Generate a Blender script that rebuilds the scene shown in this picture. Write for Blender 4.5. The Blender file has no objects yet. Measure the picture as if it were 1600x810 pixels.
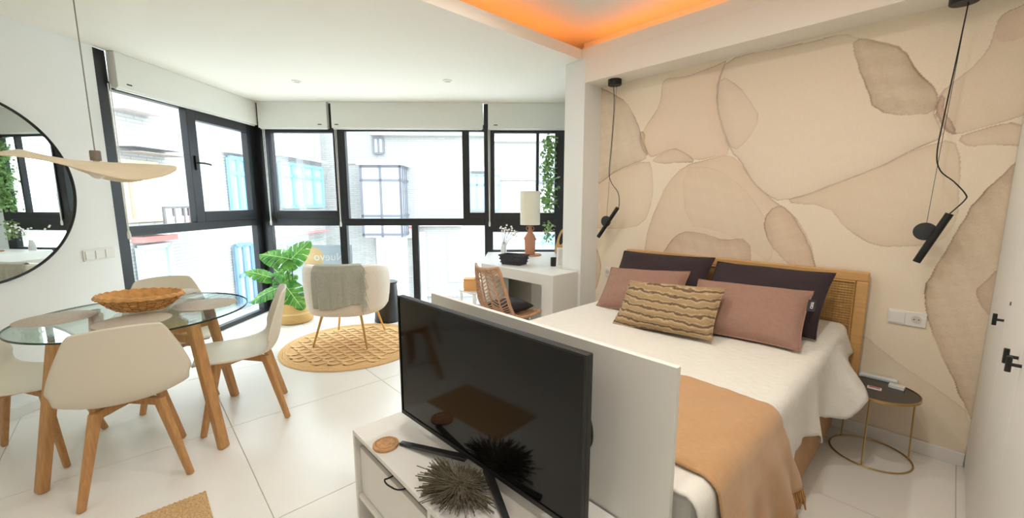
import bpy, bmesh, math, random
import numpy as np
from mathutils import Vector, Matrix
PI = math.pi
random.seed(7)
scene = bpy.context.scene
COL = scene.collection

# ------------------------------------------------------------------ camera
FPX, CXP, CYP, CAMH = 640.0, 800.0, 405.0, 1.42
PITCH, YAW = math.atan(92 / 640.0), math.radians(47.1)
cam_d = bpy.data.cameras.new('camera')
cam_d.sensor_width = 36.0
cam_d.lens = 36.0 * FPX / 1600.0
cam_d.clip_start = 0.02
cam_d.clip_end = 200
cam = bpy.data.objects.new('camera', cam_d)
COL.objects.link(cam)
cam.location = (0, 0, CAMH)
cam.rotation_euler = (PI / 2 - PITCH, 0, YAW)
scene.camera = cam

# ------------------------------------------------------------------ world, exposure
SKY = 4.2
world = bpy.data.worlds.new('sky')
scene.world = world
world.use_nodes = True
bgn = world.node_tree.nodes['Background']
bgn.inputs['Color'].default_value = (0.81, 0.925, 1.0, 1)
bgn.inputs['Strength'].default_value = SKY
vs = scene.view_settings
vs.view_transform = 'Standard'
vs.look = 'None'
vs.gamma = 1.0
vs.exposure = 1.28
vs.use_curve_mapping = False
FILL_W = 0.3                                        # each unseen fill downlight added behind the viewer
COVE_FILL_W = 2.5                                         # each unseen fill downlight added in the recess over the bed

# ------------------------------------------------------------------ helpers
FW = Vector((-math.sin(YAW) * math.cos(PITCH), math.cos(YAW) * math.cos(PITCH), -math.sin(PITCH)))
RT = Vector((math.cos(YAW), math.sin(YAW), 0))
UPV = RT.cross(FW)
CAMP = Vector((0, 0, CAMH))

def ray(x, y):
    return FW * FPX + RT * (x - CXP) - UPV * (y - CYP)
def at_z(x, y, z=0.0):
    r = ray(x, y)
    return CAMP + r * ((z - CAMH) / r.z)
def at_plane(x, y, p0, n):
    r = ray(x, y)
    return CAMP + r * ((Vector(p0) - CAMP).dot(Vector(n)) / r.dot(Vector(n)))
def at_y(x, y, Y):
    return at_plane(x, y, (0, Y, 0), (0, 1, 0))

def lin(c):
    return c / 12.92 if c <= 0.04045 else ((c + 0.055) / 1.055) ** 2.4
def srgb(r, g, b):
    return (lin(r / 255), lin(g / 255), lin(b / 255), 1)

MATS = {}
def mat(name, rgb, rough=0.5, metal=0.0, var=0.0, scale=8.0, bump=0.0, bscale=60.0, stretch=None, spec=0.5, emit=None, estr=0.0, sheen=0.0, trans=0.0):
    """principled material; var = noise variation of the colour, bump = fine relief"""
    if name in MATS:
        return MATS[name]
    m = bpy.data.materials.new(name)
    m.use_nodes = True
    nt = m.node_tree
    b = nt.nodes['Principled BSDF']
    col = srgb(*rgb)
    b.inputs['Base Color'].default_value = col
    b.inputs['Roughness'].default_value = rough
    b.inputs['Metallic'].default_value = metal
    b.inputs['Specular IOR Level'].default_value = spec
    if sheen:
        b.inputs['Sheen Weight'].default_value = sheen
    if emit:
        b.inputs['Emission Color'].default_value = srgb(*emit)
        b.inputs['Emission Strength'].default_value = estr
    if var or bump:
        tc = nt.nodes.new('ShaderNodeTexCoord')
        mp = nt.nodes.new('ShaderNodeMapping')
        nt.links.new(tc.outputs['Object'], mp.inputs['Vector'])
        if stretch:
            mp.inputs['Scale'].default_value = stretch
    if var:
        nz = nt.nodes.new('ShaderNodeTexNoise')
        nz.inputs['Scale'].default_value = scale
        nz.inputs['Detail'].default_value = 6
        nt.links.new(mp.outputs['Vector'], nz.inputs['Vector'])
        rp = nt.nodes.new('ShaderNodeValToRGB')
        k0, k1 = 1 - var, 1 + var
        rp.color_ramp.elements[0].position = 0.3
        rp.color_ramp.elements[1].position = 0.7
        rp.color_ramp.elements[0].color = tuple(min(1, c * k0) for c in col[:3]) + (1,)
        rp.color_ramp.elements[1].color = tuple(min(1, c * k1) for c in col[:3]) + (1,)
        nt.links.new(nz.outputs['Fac'], rp.inputs['Fac'])
        nt.links.new(rp.outputs['Color'], b.inputs['Base Color'])
    if bump:
        nb = nt.nodes.new('ShaderNodeTexNoise')
        nb.inputs['Scale'].default_value = bscale
        nb.inputs['Detail'].default_value = 4
        nt.links.new(mp.outputs['Vector'], nb.inputs['Vector'])
        bp = nt.nodes.new('ShaderNodeBump')
        bp.inputs['Strength'].default_value = bump
        bp.inputs['Distance'].default_value = 0.01
        nt.links.new(nb.outputs['Fac'], bp.inputs['Height'])
        nt.links.new(bp.outputs['Normal'], b.inputs['Normal'])
    MATS[name] = m
    return m

def glass_mat(name, tint=(1, 1, 1), ior=1.45, rough=0.0):
    """clear pane: fresnel mix of see-through and mirror-like reflection"""
    m = bpy.data.materials.new(name)
    m.use_nodes = True
    nt = m.node_tree
    nt.nodes.clear()
    out = nt.nodes.new('ShaderNodeOutputMaterial')
    mx = nt.nodes.new('ShaderNodeMixShader')
    tr = nt.nodes.new('ShaderNodeBsdfTransparent')
    tr.inputs['Color'].default_value = tuple(tint) + (1,)
    gl = nt.nodes.new('ShaderNodeBsdfGlossy')
    gl.inputs['Roughness'].default_value = rough
    lw = nt.nodes.new('ShaderNodeLayerWeight')          # thin sheet: same reflection from both sides
    lw.inputs['Blend'].default_value = 0.5
    pw = nt.nodes.new('ShaderNodeMath'); pw.operation = 'POWER'; pw.inputs[1].default_value = 4.5
    ma = nt.nodes.new('ShaderNodeMath'); ma.operation = 'MULTIPLY_ADD'; ma.inputs[1].default_value = 0.6; ma.inputs[2].default_value = 0.03
    nt.links.new(lw.outputs['Facing'], pw.inputs[0])
    nt.links.new(pw.outputs[0], ma.inputs[0])
    nt.links.new(ma.outputs[0], mx.inputs['Fac'])
    nt.links.new(tr.outputs['BSDF'], mx.inputs[1])
    nt.links.new(gl.outputs['BSDF'], mx.inputs[2])
    nt.links.new(mx.outputs['Shader'], out.inputs['Surface'])
    MATS[name] = m
    return m

def wave_mat(name, c1, c2, scale=20, direction='X', rough=0.8, dist=1.5, bump=0.4, coord='Object', dscale=1.0):
    m = bpy.data.materials.new(name)
    m.use_nodes = True
    nt = m.node_tree
    b = nt.nodes['Principled BSDF']
    b.inputs['Roughness'].default_value = rough
    tc = nt.nodes.new('ShaderNodeTexCoord')
    w = nt.nodes.new('ShaderNodeTexWave')
    w.bands_direction = direction
    w.inputs['Scale'].default_value = scale
    w.inputs['Distortion'].default_value = dist
    w.inputs['Detail'].default_value = 3
    w.inputs['Detail Scale'].default_value = dscale
    nt.links.new(tc.outputs[coord], w.inputs['Vector'])
    rp = nt.nodes.new('ShaderNodeValToRGB')
    rp.color_ramp.elements[0].color = srgb(*c1)
    rp.color_ramp.elements[1].color = srgb(*c2)
    nt.links.new(w.outputs['Fac'], rp.inputs['Fac'])
    nt.links.new(rp.outputs['Color'], b.inputs['Base Color'])
    if bump:
        bp = nt.nodes.new('ShaderNodeBump')
        bp.inputs['Strength'].default_value = bump
        bp.inputs['Distance'].default_value = 0.01
        nt.links.new(w.outputs['Fac'], bp.inputs['Height'])
        nt.links.new(bp.outputs['Normal'], b.inputs['Normal'])
    MATS[name] = m
    return m

class MB:
    """collects geometry for one mesh"""
    def __init__(self):
        self.v, self.f = [], []
    def add(self, vs, fs):
        o = len(self.v)
        self.v += [tuple(p) for p in vs]
        self.f += [tuple(i + o for i in f) for f in fs]
        return self
    def hexa(self, p):
        return self.add(p, [(0, 3, 2, 1), (4, 5, 6, 7), (0, 1, 5, 4), (1, 2, 6, 5), (2, 3, 7, 6), (3, 0, 4, 7)])
    def box(self, x0, x1, y0, y1, z0, z1):
        return self.hexa([(x0, y0, z0), (x1, y0, z0), (x1, y1, z0), (x0, y1, z0), (x0, y0, z1), (x1, y0, z1), (x1, y1, z1), (x0, y1, z1)])
    def prism(self, poly, z0, z1):
        n = len(poly)
        vs = [(p[0], p[1], z0) for p in poly] + [(p[0], p[1], z1) for p in poly]
        fs = [tuple(range(n - 1, -1, -1)), tuple(range(n, 2 * n))]
        fs += [(i, (i + 1) % n, n + (i + 1) % n, n + i) for i in range(n)]
        return self.add(vs, fs)
    def tube(self, p0, p1, r0, r1=None, n=10, caps=True):
        r1 = r0 if r1 is None else r1
        p0, p1 = Vector(p0), Vector(p1)
        d = (p1 - p0).normalized()
        a = d.orthogonal().normalized()
        b = d.cross(a)
        vs = []
        for p, r in ((p0, r0), (p1, r1)):
            for i in range(n):
                t = 2 * PI * i / n
                vs.append(p + a * (r * math.cos(t)) + b * (r * math.sin(t)))
        fs = [(i, (i + 1) % n, n + (i + 1) % n, n + i) for i in range(n)]
        if caps:
            fs += [tuple(range(n - 1, -1, -1)), tuple(range(n, 2 * n))]
        return self.add(vs, fs)
    def bar(self, p0, p1, w0, d0, w1=None, d1=None, ref=(0, 0, 1)):
        """rectangular tapered beam; w along the sideways axis, d along the other"""
        w1 = w0 if w1 is None else w1
        d1 = d0 if d1 is None else d1
        p0, p1 = Vector(p0), Vector(p1)
        ax = (p1 - p0).normalized()
        s = ax.cross(Vector(ref))
        if s.length < 1e-4:
            s = Vector((1, 0, 0))
        s.normalize()
        t = s.cross(ax)
        q = []
        for p, w, dd in ((p0, w0, d0), (p1, w1, d1)):
            for a, b in ((-1, -1), (1, -1), (1, 1), (-1, 1)):
                q.append(p + s * (a * w / 2) + t * (b * dd / 2))
        return self.hexa(q)
    def path(self, pts, r, n=6, closed=False):
        pts = [Vector(p) for p in pts]
        m = len(pts)
        rs = r if isinstance(r, (list, tuple)) else [r] * m
        prev = None
        vs = []
        for i, p in enumerate(pts):
            if closed:
                t = (pts[(i + 1) % m] - pts[i - 1])
            else:
                t = pts[min(i + 1, m - 1)] - pts[max(i - 1, 0)]
            t.normalize()
            if prev is None:
                a = t.orthogonal().normalized()
            else:
                a = (prev - t * prev.dot(t))
                a = a.normalized() if a.length > 1e-6 else t.orthogonal().normalized()
            prev = a
            b = t.cross(a)
            for k in range(n):
                an = 2 * PI * k / n
                vs.append(p + a * (rs[i] * math.cos(an)) + b * (rs[i] * math.sin(an)))
        fs = []
        for i in range(m if closed else m - 1):
            j = (i + 1) % m
            for k in range(n):
                fs.append((i * n + k, i * n + (k + 1) % n, j * n + (k + 1) % n, j * n + k))
        if not closed:
            fs += [tuple(range(n - 1, -1, -1)), tuple(range((m - 1) * n, m * n))]
        return self.add(vs, fs)
    def lathe(self, prof, n=32, c=(0, 0, 0), sx=1.0, sy=1.0, cap=False):
        vs, fs = [], []
        for (r, z) in prof:
            for i in range(n):
                t = 2 * PI * i / n
                vs.append((c[0] + r * sx * math.cos(t), c[1] + r * sy * math.sin(t), c[2] + z))
        for j in range(len(prof) - 1):
            for i in range(n):
                fs.append((j * n + i, j * n + (i + 1) % n, (j + 1) * n + (i + 1) % n, (j + 1) * n + i))
        if cap:
            fs += [tuple(range(n - 1, -1, -1)), tuple(range((len(prof) - 1) * n, len(prof) * n))]
        return self.add(vs, fs)
    def grid(self, fn, nu, nv, wrap=False, keep=None):
        """fn(u,v) with u, v in 0..1"""
        cu = nu if wrap else nu + 1
        vs = [fn(i / nu, j / nv) for j in range(nv + 1) for i in range(cu)]
        fs = []
        for j in range(nv):
            for i in range(nu):
                if keep and not keep((i + .5) / nu, (j + .5) / nv):
                    continue
                a, b = i, (i + 1) % cu
                fs.append((j * cu + a, j * cu + b, (j + 1) * cu + b, (j + 1) * cu + a))
        return self.add(vs, fs)
    def build(self, name, m=None, parent=None, world=False, smooth=False, bevel=0.0, solid=0.0, sub=0, weld=False, seg=2, soffs=0.0):
        vs = self.v
        if world and parent is not None:
            L = parent.location
            c, s = math.cos(-parent.rotation_euler.z), math.sin(-parent.rotation_euler.z)
            vs = [((x - L.x) * c - (y - L.y) * s, (x - L.x) * s + (y - L.y) * c, z - L.z) for x, y, z in vs]
        me = bpy.data.meshes.new(name)
        me.from_pydata(vs, [], self.f)
        bm = bmesh.new()
        bm.from_mesh(me)
        if weld:
            bmesh.ops.remove_doubles(bm, verts=bm.verts, dist=1e-5)
        bmesh.ops.recalc_face_normals(bm, faces=bm.faces)
        bm.to_mesh(me)
        bm.free()
        if smooth:
            me.polygons.foreach_set('use_smooth', [True] * len(me.polygons))
            me.set_sharp_from_angle(angle=math.radians(42))
        me.validate()
        o = bpy.data.objects.new(name, me)
        COL.objects.link(o)
        if m:
            me.materials.append(m)
        if parent is not None:
            o.parent = parent
        if solid:
            md = o.modifiers.new('solid', 'SOLIDIFY')
            md.thickness = solid
            md.offset = soffs
        if bevel:
            md = o.modifiers.new('bevel', 'BEVEL')
            md.width = bevel
            md.segments = seg
            md.limit_method = 'ANGLE'
        if sub:
            md = o.modifiers.new('sub', 'SUBSURF')
            md.levels = sub
            md.render_levels = sub
        return o

def tag(o, label, cat=None, group=None, kind=None):
    if label: o['label'] = label
    if cat: o['category'] = cat
    if group: o['group'] = group
    if kind: o['kind'] = kind
    return o
def thing(name, label, cat, loc=(0, 0, 0), rotz=0.0, group=None, kind=None):
    o = bpy.data.objects.new(name, None)
    o.empty_display_size = 0.1
    COL.objects.link(o)
    o.location = loc
    o.rotation_euler = (0, 0, rotz)
    return tag(o, label, cat, group, kind)
def copy_tree(o, parent=None):
    c = o.copy()
    COL.objects.link(c)
    c.parent = parent
    for ch in [q for q in bpy.data.objects if q.parent == o]:
        copy_tree(ch, c)
    return c
def clip_poly(poly, a, b, c):
    """keep the side a*x+b*y<=c of a convex polygon"""
    out = []
    n = len(poly)
    for i in range(n):
        p, q = poly[i], poly[(i + 1) % n]
        dp, dq = a * p[0] + b * p[1] - c, a * q[0] + b * q[1] - c
        if dp <= 0: out.append(p)
        if dp * dq < 0:
            t = dp / (dp - dq)
            out.append((p[0] + (q[0] - p[0]) * t, p[1] + (q[1] - p[1]) * t))
    return out
def arc(c, r, a0, a1, n):
    return [(c[0] + r * math.cos(a0 + (a1 - a0) * i / n), c[1] + r * math.sin(a0 + (a1 - a0) * i / n)) for i in range(n + 1)]
def vnoise(x, y, s=1.0):
    return (math.sin(x * 1.7 * s + 1.3) * math.cos(y * 2.3 * s - .7) + .5 * math.sin(x * 4.1 * s - y * 3.3 * s + 2.1) + .25 * math.sin(x * 9.3 * s + y * 7.7 * s))

# ------------------------------------------------------------------ materials
M_wall = mat('wall_paint', (245, 247, 245), .75, bump=.03, bscale=180)
M_ceil = mat('ceiling_paint', (249, 244, 233), .8)
M_cove = mat('cove_paint', (240, 236, 230), .8)
M_white = mat('white_lacquer', (238, 236, 230), .35)
M_frame = mat('anthracite_frame', (30, 31, 34), .38)
M_black = mat('black_matte', (16, 16, 17), .45)
M_rubber = mat('black_cable', (12, 12, 12), .5)
M_glass = glass_mat('window_glass', (.97, .985, .985))
M_tglass = glass_mat('table_glass', (.90, .965, .94))
M_tedge = mat('glass_edge', (28, 60, 56), .15)
M_wood = mat('beech_wood', (196, 146, 92), .5, var=.16, scale=6, stretch=(14, 14, 1.2), bump=.05, bscale=20)
M_oak = mat('oak_wood', (214, 166, 105), .5, var=.12, scale=5, stretch=(1.2, 14, 14))
M_shell = mat('chair_shell', (233, 225, 206), .45)
M_gold = mat('brushed_gold', (205, 165, 95), .3, metal=1.0)
M_brass = mat('thin_brass', (196, 165, 110), .35, metal=1.0)
M_boucle = mat('cream_boucle', (240, 228, 212), .95, var=.04, scale=70, bump=.25, bscale=160, sheen=.3)
M_blind = mat('blind_cassette', (232, 232, 224), .6)

# ------------------------------------------------------------------ room plan
BC = Vector((-5.93, 1.22, 0))
DB = Vector((0.663, 0.748, 0)).normalized(); NB = Vector((-DB.y, DB.x, 0))          # back wall: along, outward
DL = Vector((0.702, -0.712, 0)).normalized(); NL = Vector((DL.y, -DL.x, 0))         # left wall
CZ = 2.59
MURY = 3.156
def BW(s, z, o=0.0): p = BC + DB * s + NB * o; return (p.x, p.y, z)
def LW(s, z, o=0.0): p = BC + DL * s + NL * o; return (p.x, p.y, z)
def wbox(W, s0, s1, z0, z1, o0, o1, mb=None):
    mb = mb or MB()
    return mb.hexa([W(s0, z0, o0), W(s1, z0, o0), W(s1, z0, o1), W(s0, z0, o1), W(s0, z1, o0), W(s1, z1, o0), W(s1, z1, o1), W(s0, z1, o1)])
pE = BC + DB * 4.45
pA = BC + DL * 5.55
HULL = [(pA.x, pA.y), (0.9, pA.y), (0.9, 3.3), (pE.x, pE.y), (BC.x, BC.y)]
def clip_hull(poly):
    n = len(HULL)
    for i in range(n):
        p, q = HULL[i], HULL[(i + 1) % n]
        dx, dy = q[0] - p[0], q[1] - p[1]
        poly = clip_poly(poly, dy, -dx, dy * p[0] - dx * p[1])
        if len(poly) < 3: return []
    return poly

# floor: grout bed with one slab per tile
floor = MB().prism(HULL, -0.12, -0.004).build('floor', mat('grout', (206, 198, 184), .8))
tag(floor, 'pale cream large-format tiled floor of the room', 'floor', kind='structure')
M_tile = mat('porcelain_tile', (238, 234, 226), .28, var=.025, scale=2.2)
TX, TY = 1.04, 1.0
for i in range(-5, 5):
    for j in range(-4, 6):
        x0, y0 = -2.975 + i * TX, 0.345 + j * TY
        g = .0022
        pl = clip_hull([(x0 + g, y0 + g), (x0 + TX - g, y0 + g), (x0 + TX - g, y0 + TY - g), (x0 + g, y0 + TY - g)])
        if len(pl) >= 3:
            MB().prism(pl, -0.012, 0.0).build('tile', M_tile, floor)

# ceiling (hole above the bed for the light cove)
HX0, HX1, HY0, HY1 = -2.28, 0.16, -0.45, 2.92
EX0, EX1, EY0, EY1 = HX0 - .015, HX1 + .015, HY0 - .015, HY1 + .015       # outer faces of the lip
ceil = MB()
for rect in ([(-9, -9), (EX0, -9), (EX0, 9), (-9, 9)], [(EX0, -9), (9, -9), (9, EY0), (EX0, EY0)], [(EX1, EY0), (9, EY0), (9, EY1), (EX1, EY1)], [(EX0, EY1), (9, EY1), (9, 9), (EX0, 9)]):
    pl = clip_hull(rect)
    ceil.prism(pl, CZ, CZ + .02)
ceiling = ceil.build('ceiling', M_ceil)
tag(ceiling, 'flat white ceiling with an orange lit recess over the bed', 'ceiling', kind='structure')
LZ, TZ = CZ + .085, CZ + .23
lip = MB()
lip.box(HX0 - .015, HX0, HY0 - .015, HY1 + .015, CZ, LZ).box(HX1, HX1 + .015, HY0 - .015, HY1 + .015, CZ, LZ).box(HX0, HX1, HY0 - .015, HY0, CZ, LZ).box(HX0, HX1, HY1, HY1 + .015, CZ, LZ)
lip.build('cove_lip', M_ceil, ceiling)
cv = MB()
cv.box(HX0 - .3, HX1 + .3, HY0 - .3, HY1 + .3, TZ, TZ + .02)
cv.box(HX0 - .32, HX0 - .3, HY0 - .32, HY1 + .32, CZ + .02, TZ + .02).box(HX1 + .3, HX1 + .32, HY0 - .32, HY1 + .32, CZ + .02, TZ + .02)
cv.box(HX0 - .3, HX1 + .3, HY0 - .32, HY0 - .3, CZ + .02, TZ + .02).box(HX0 - .3, HX1 + .3, HY1 + .3, HY1 + .32, CZ + .02, TZ + .02)
cv.build('cove_ceiling', M_cove, ceiling)
LED = 4.6
M_led = mat('led_strip', (255, 140, 30), .5, emit=(255, 146, 46), estr=LED)
led = thing('led_strip', 'orange light strip hidden along the ceiling recess over the bed', 'light strip', (HX0, HY1, CZ + .02))
for (a0, a1, b0, b1) in ((HX0 - .135, HX0 - .12, HY0, HY1), (HX1 + .12, HX1 + .135, HY0, HY1), (HX0, HX1, HY1 + .12, HY1 + .135), (HX0, HX1, HY0 - .135, HY0 - .12)):
    MB().box(a0, a1, b0, b1, CZ + .022, CZ + .03).build('strip', M_led, led, world=True)

# mural wall, beam and pillar in front of it
wall_right = MB().box(-2.445, 0.9, MURY + .004, MURY + .2, 0, CZ + .25).build('wall_right', M_wall)
tag(wall_right, 'wall behind the bed covered by watercolour mural', 'wall', kind='structure')
PX0, PX1, PY = -2.45, -2.237, 2.918
pil = MB().box(PX0, PX1, PY, MURY + .1, 0, CZ).build('wall_pillar', M_wall)
tag(pil, 'white square pillar between the desk and the mural', 'pillar', kind='structure')
beam = MB().box(PX1, 0.16, PY + .002, MURY + .1, 2.40, CZ - .0005).build('trim_1', M_ceil)
tag(beam, 'white ceiling beam along the top of the mural', 'beam', kind='structure')
sidew = MB()
sidew.hexa([(PX0 + .02, 3.15, 0), (PX0 + .12, 3.2, 0), (pE.x + .12, pE.y + .05, 0), (pE.x, pE.y, 0), (PX0 + .02, 3.15, CZ), (PX0 + .12, 3.2, CZ), (pE.x + .12, pE.y + .05, CZ), (pE.x, pE.y, CZ)])
tag(sidew.build('wall_side', M_wall), 'short white wall hidden behind the pillar', 'wall', kind='structure')
# rest of the shell
wl = wbox(LW, 1.835, 5.6, 0, CZ, 0, .2).build('wall_left', M_wall)
tag(wl, 'white wall carrying the round mirror', 'wall', kind='structure')
wb = wbox(BW, 3.835, 4.6, 0, CZ, 0, .2).build('wall_back', M_wall)
tag(wb, 'end of the window wall behind the pillar', 'wall', kind='structure')
wr = MB().box(pA.x - .3, 1.1, pA.y - .2, pA.y, 0, CZ).build('wall_rear', M_wall)
tag(wr, 'white wall behind the viewer', 'wall', kind='structure')
ws = MB().box(.78, .98, pA.y, MURY + .2, 0, CZ).build('wall_wardrobe', M_wall)
tag(ws, 'wall behind the built-in wardrobe', 'wall', kind='structure')
# header and plinth bands around the glazing
hd = wbox(LW, -.1, 1.835, 2.33, CZ + .05, .08, .25); wbox(BW, -.1, 3.835, 2.33, CZ + .05, .08, .25, hd)
tag(hd.build('trim_2', M_wall), 'band above the windows behind the blind boxes', 'trim', kind='structure')
# baseboards
tag(MB().box(-2.237, .17, MURY - .016, MURY, 0, .075).build('baseboard_right', M_white, bevel=.003), 'white baseboard under the mural', 'baseboard', kind='structure')
tag(wbox(LW, 1.84, 5.5, 0, .075, -.014, 0).build('baseboard_left', M_white, bevel=.003), 'white baseboard under the round mirror', 'baseboard', kind='structure')

# ------------------------------------------------------------------ mural print (flat watercolour shapes, traced on the wall plane)
def mp(x, y):
    p = at_y(x, y, MURY); return (p.x, p.z)
def crop(pts): return [mp(900 + a / 1.929, b / 1.929) for a, b in pts]
def pix(pts): return [mp(a, b) for a, b in pts]
SHAPES = [  # outline, colour, strength, edge darkness, roughness of the outline
    (crop([(40, 566), (130, 512), (220, 476), (231, 520), (232, 600), (205, 680), (120, 692), (40, 684)]), (216, 186, 150), .62, .5, .3),
    (crop([(30, 236), (75, 264), (95, 272), (120, 290), (150, 305), (175, 350), (193, 390), (200, 420), (218, 470), (190, 485), (130, 510), (70, 555), (30, 575)]), (190, 172, 146), .62, 1.2, .8),
    (crop([(258, 260), (268, 238), (300, 232), (340, 228), (380, 212), (440, 190), (458, 178), (430, 240), (422, 310), (440, 385), (466, 466), (430, 472), (362, 484), (330, 462), (290, 447), (230, 476), (214, 462), (196, 420), (206, 390), (240, 340), (256, 300)]), (231, 200, 174), .75, .55, .3),
    (crop([(196, 395), (210, 405), (206, 430), (220, 470), (203, 458), (192, 425)]), (180, 140, 112), .6, .8, .6),
    (crop([(455, 180), (560, 156), (700, 126), (820, 97), (835, 110), (930, 135), (985, 150), (1030, 210), (1075, 260), (1090, 292), (1078, 340), (1095, 375), (1112, 412), (1030, 447), (900, 512), (740, 572), (620, 612), (575, 592), (530, 550), (490, 482), (465, 460), (440, 382), (422, 310), (430, 240)]), (230, 212, 190), .72, .9, .3),
    (crop([(826, 104), (930, 135), (985, 150), (1030, 210), (1075, 260), (1090, 292), (1078, 345), (1010, 350), (905, 340), (872, 270), (848, 200)]), (186, 168, 138), .55, 1.0, 1.0),
    (crop([(436, 226), (490, 258), (530, 308), (556, 356), (520, 420), (470, 462), (440, 382), (422, 305)]), (216, 184, 160), .5, .35, .2),
    (crop([(224, 482), (260, 462), (290, 447), (330, 460), (366, 486), (320, 490), (250, 495)]), (204, 166, 132), .6, .8, .5),
    (crop([(205, 770), (215, 700), (240, 630), (270, 560), (330, 495), (400, 480), (465, 465), (500, 500), (540, 560), (600, 610), (650, 640), (690, 690), (720, 760), (728, 960), (200, 960)]), (213, 178, 142), .62, .5, .3),
    (crop([(320, 500), (420, 505), (500, 560), (560, 640), (600, 700), (590, 800), (540, 760), (430, 690), (330, 680)]), (205, 172, 140), .18, .2, .3),
    (crop([(250, 790), (272, 748), (300, 710), (340, 693), (400, 705), (440, 722), (525, 717), (529, 790), (500, 900), (250, 900)]), (188, 152, 126), .6, .8, .7),
    (crop([(566, 662), (602, 620), (640, 630), (690, 700), (716, 770), (724, 850), (640, 800), (580, 730)]), (198, 152, 112), .55, .9, .5),
    (crop([(612, 612), (740, 572), (900, 512), (1030, 447), (1142, 414), (1160, 480), (1158, 580), (1150, 660), (1100, 730), (1000, 748), (900, 745), (810, 690), (760, 620)]), (213, 184, 146), .6, .5, .3),
    (crop([(1500, -60), (1350, 16), (1290, 38), (1265, 70), (1250, 130), (1215, 182), (1150, 232), (1095, 280), (1080, 330), (1112, 390), (1146, 410), (1240, 380), (1500, 300)]), (221, 198, 170), .65, .6, .4),
    (crop([(1272, 66), (1300, 42), (1400, 10), (1420, 60), (1340, 120), (1262, 130)]), (214, 172, 150), .45, .1, .3),
    (crop([(1076, 335), (1096, 284), (1110, 300), (1102, 332), (1146, 382), (1148, 412), (1108, 392)]), (178, 138, 118), .6, .8, .8),
    (crop([(1146, 416), (1230, 386), (1310, 362), (1350, 375), (1500, 400), (1500, 470), (1350, 445), (1250, 432), (1190, 447)]), (192, 158, 118), .6, .7, .6),
    (pix([(1640, 215), (1597, 250), (1548, 290), (1510, 330), (1482, 380), (1462, 425), (1446, 448), (1447, 490), (1458, 530), (1470, 560), (1484, 592), (1490, 610), (1508, 632), (1522, 660), (1640, 620)]), (176, 146, 112), .72, 1.0, .9),
    (pix([(1640, 420), (1560, 418), (1540, 440), (1526, 455), (1530, 478), (1545, 495), (1640, 560)]), (170, 128, 104), .45, .8, .6),
    (pix([(1340, 515), (1400, 565), (1450, 598), (1530, 655), (1540, 900), (1200, 900), (1200, 500)]), (208, 182, 148), .5, .35, .2),
    (crop([(40, 705), (58, 735), (70, 770), (76, 810), (60, 880), (40, 900)]), (190, 150, 110), .6, .9, .4),
]
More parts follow.
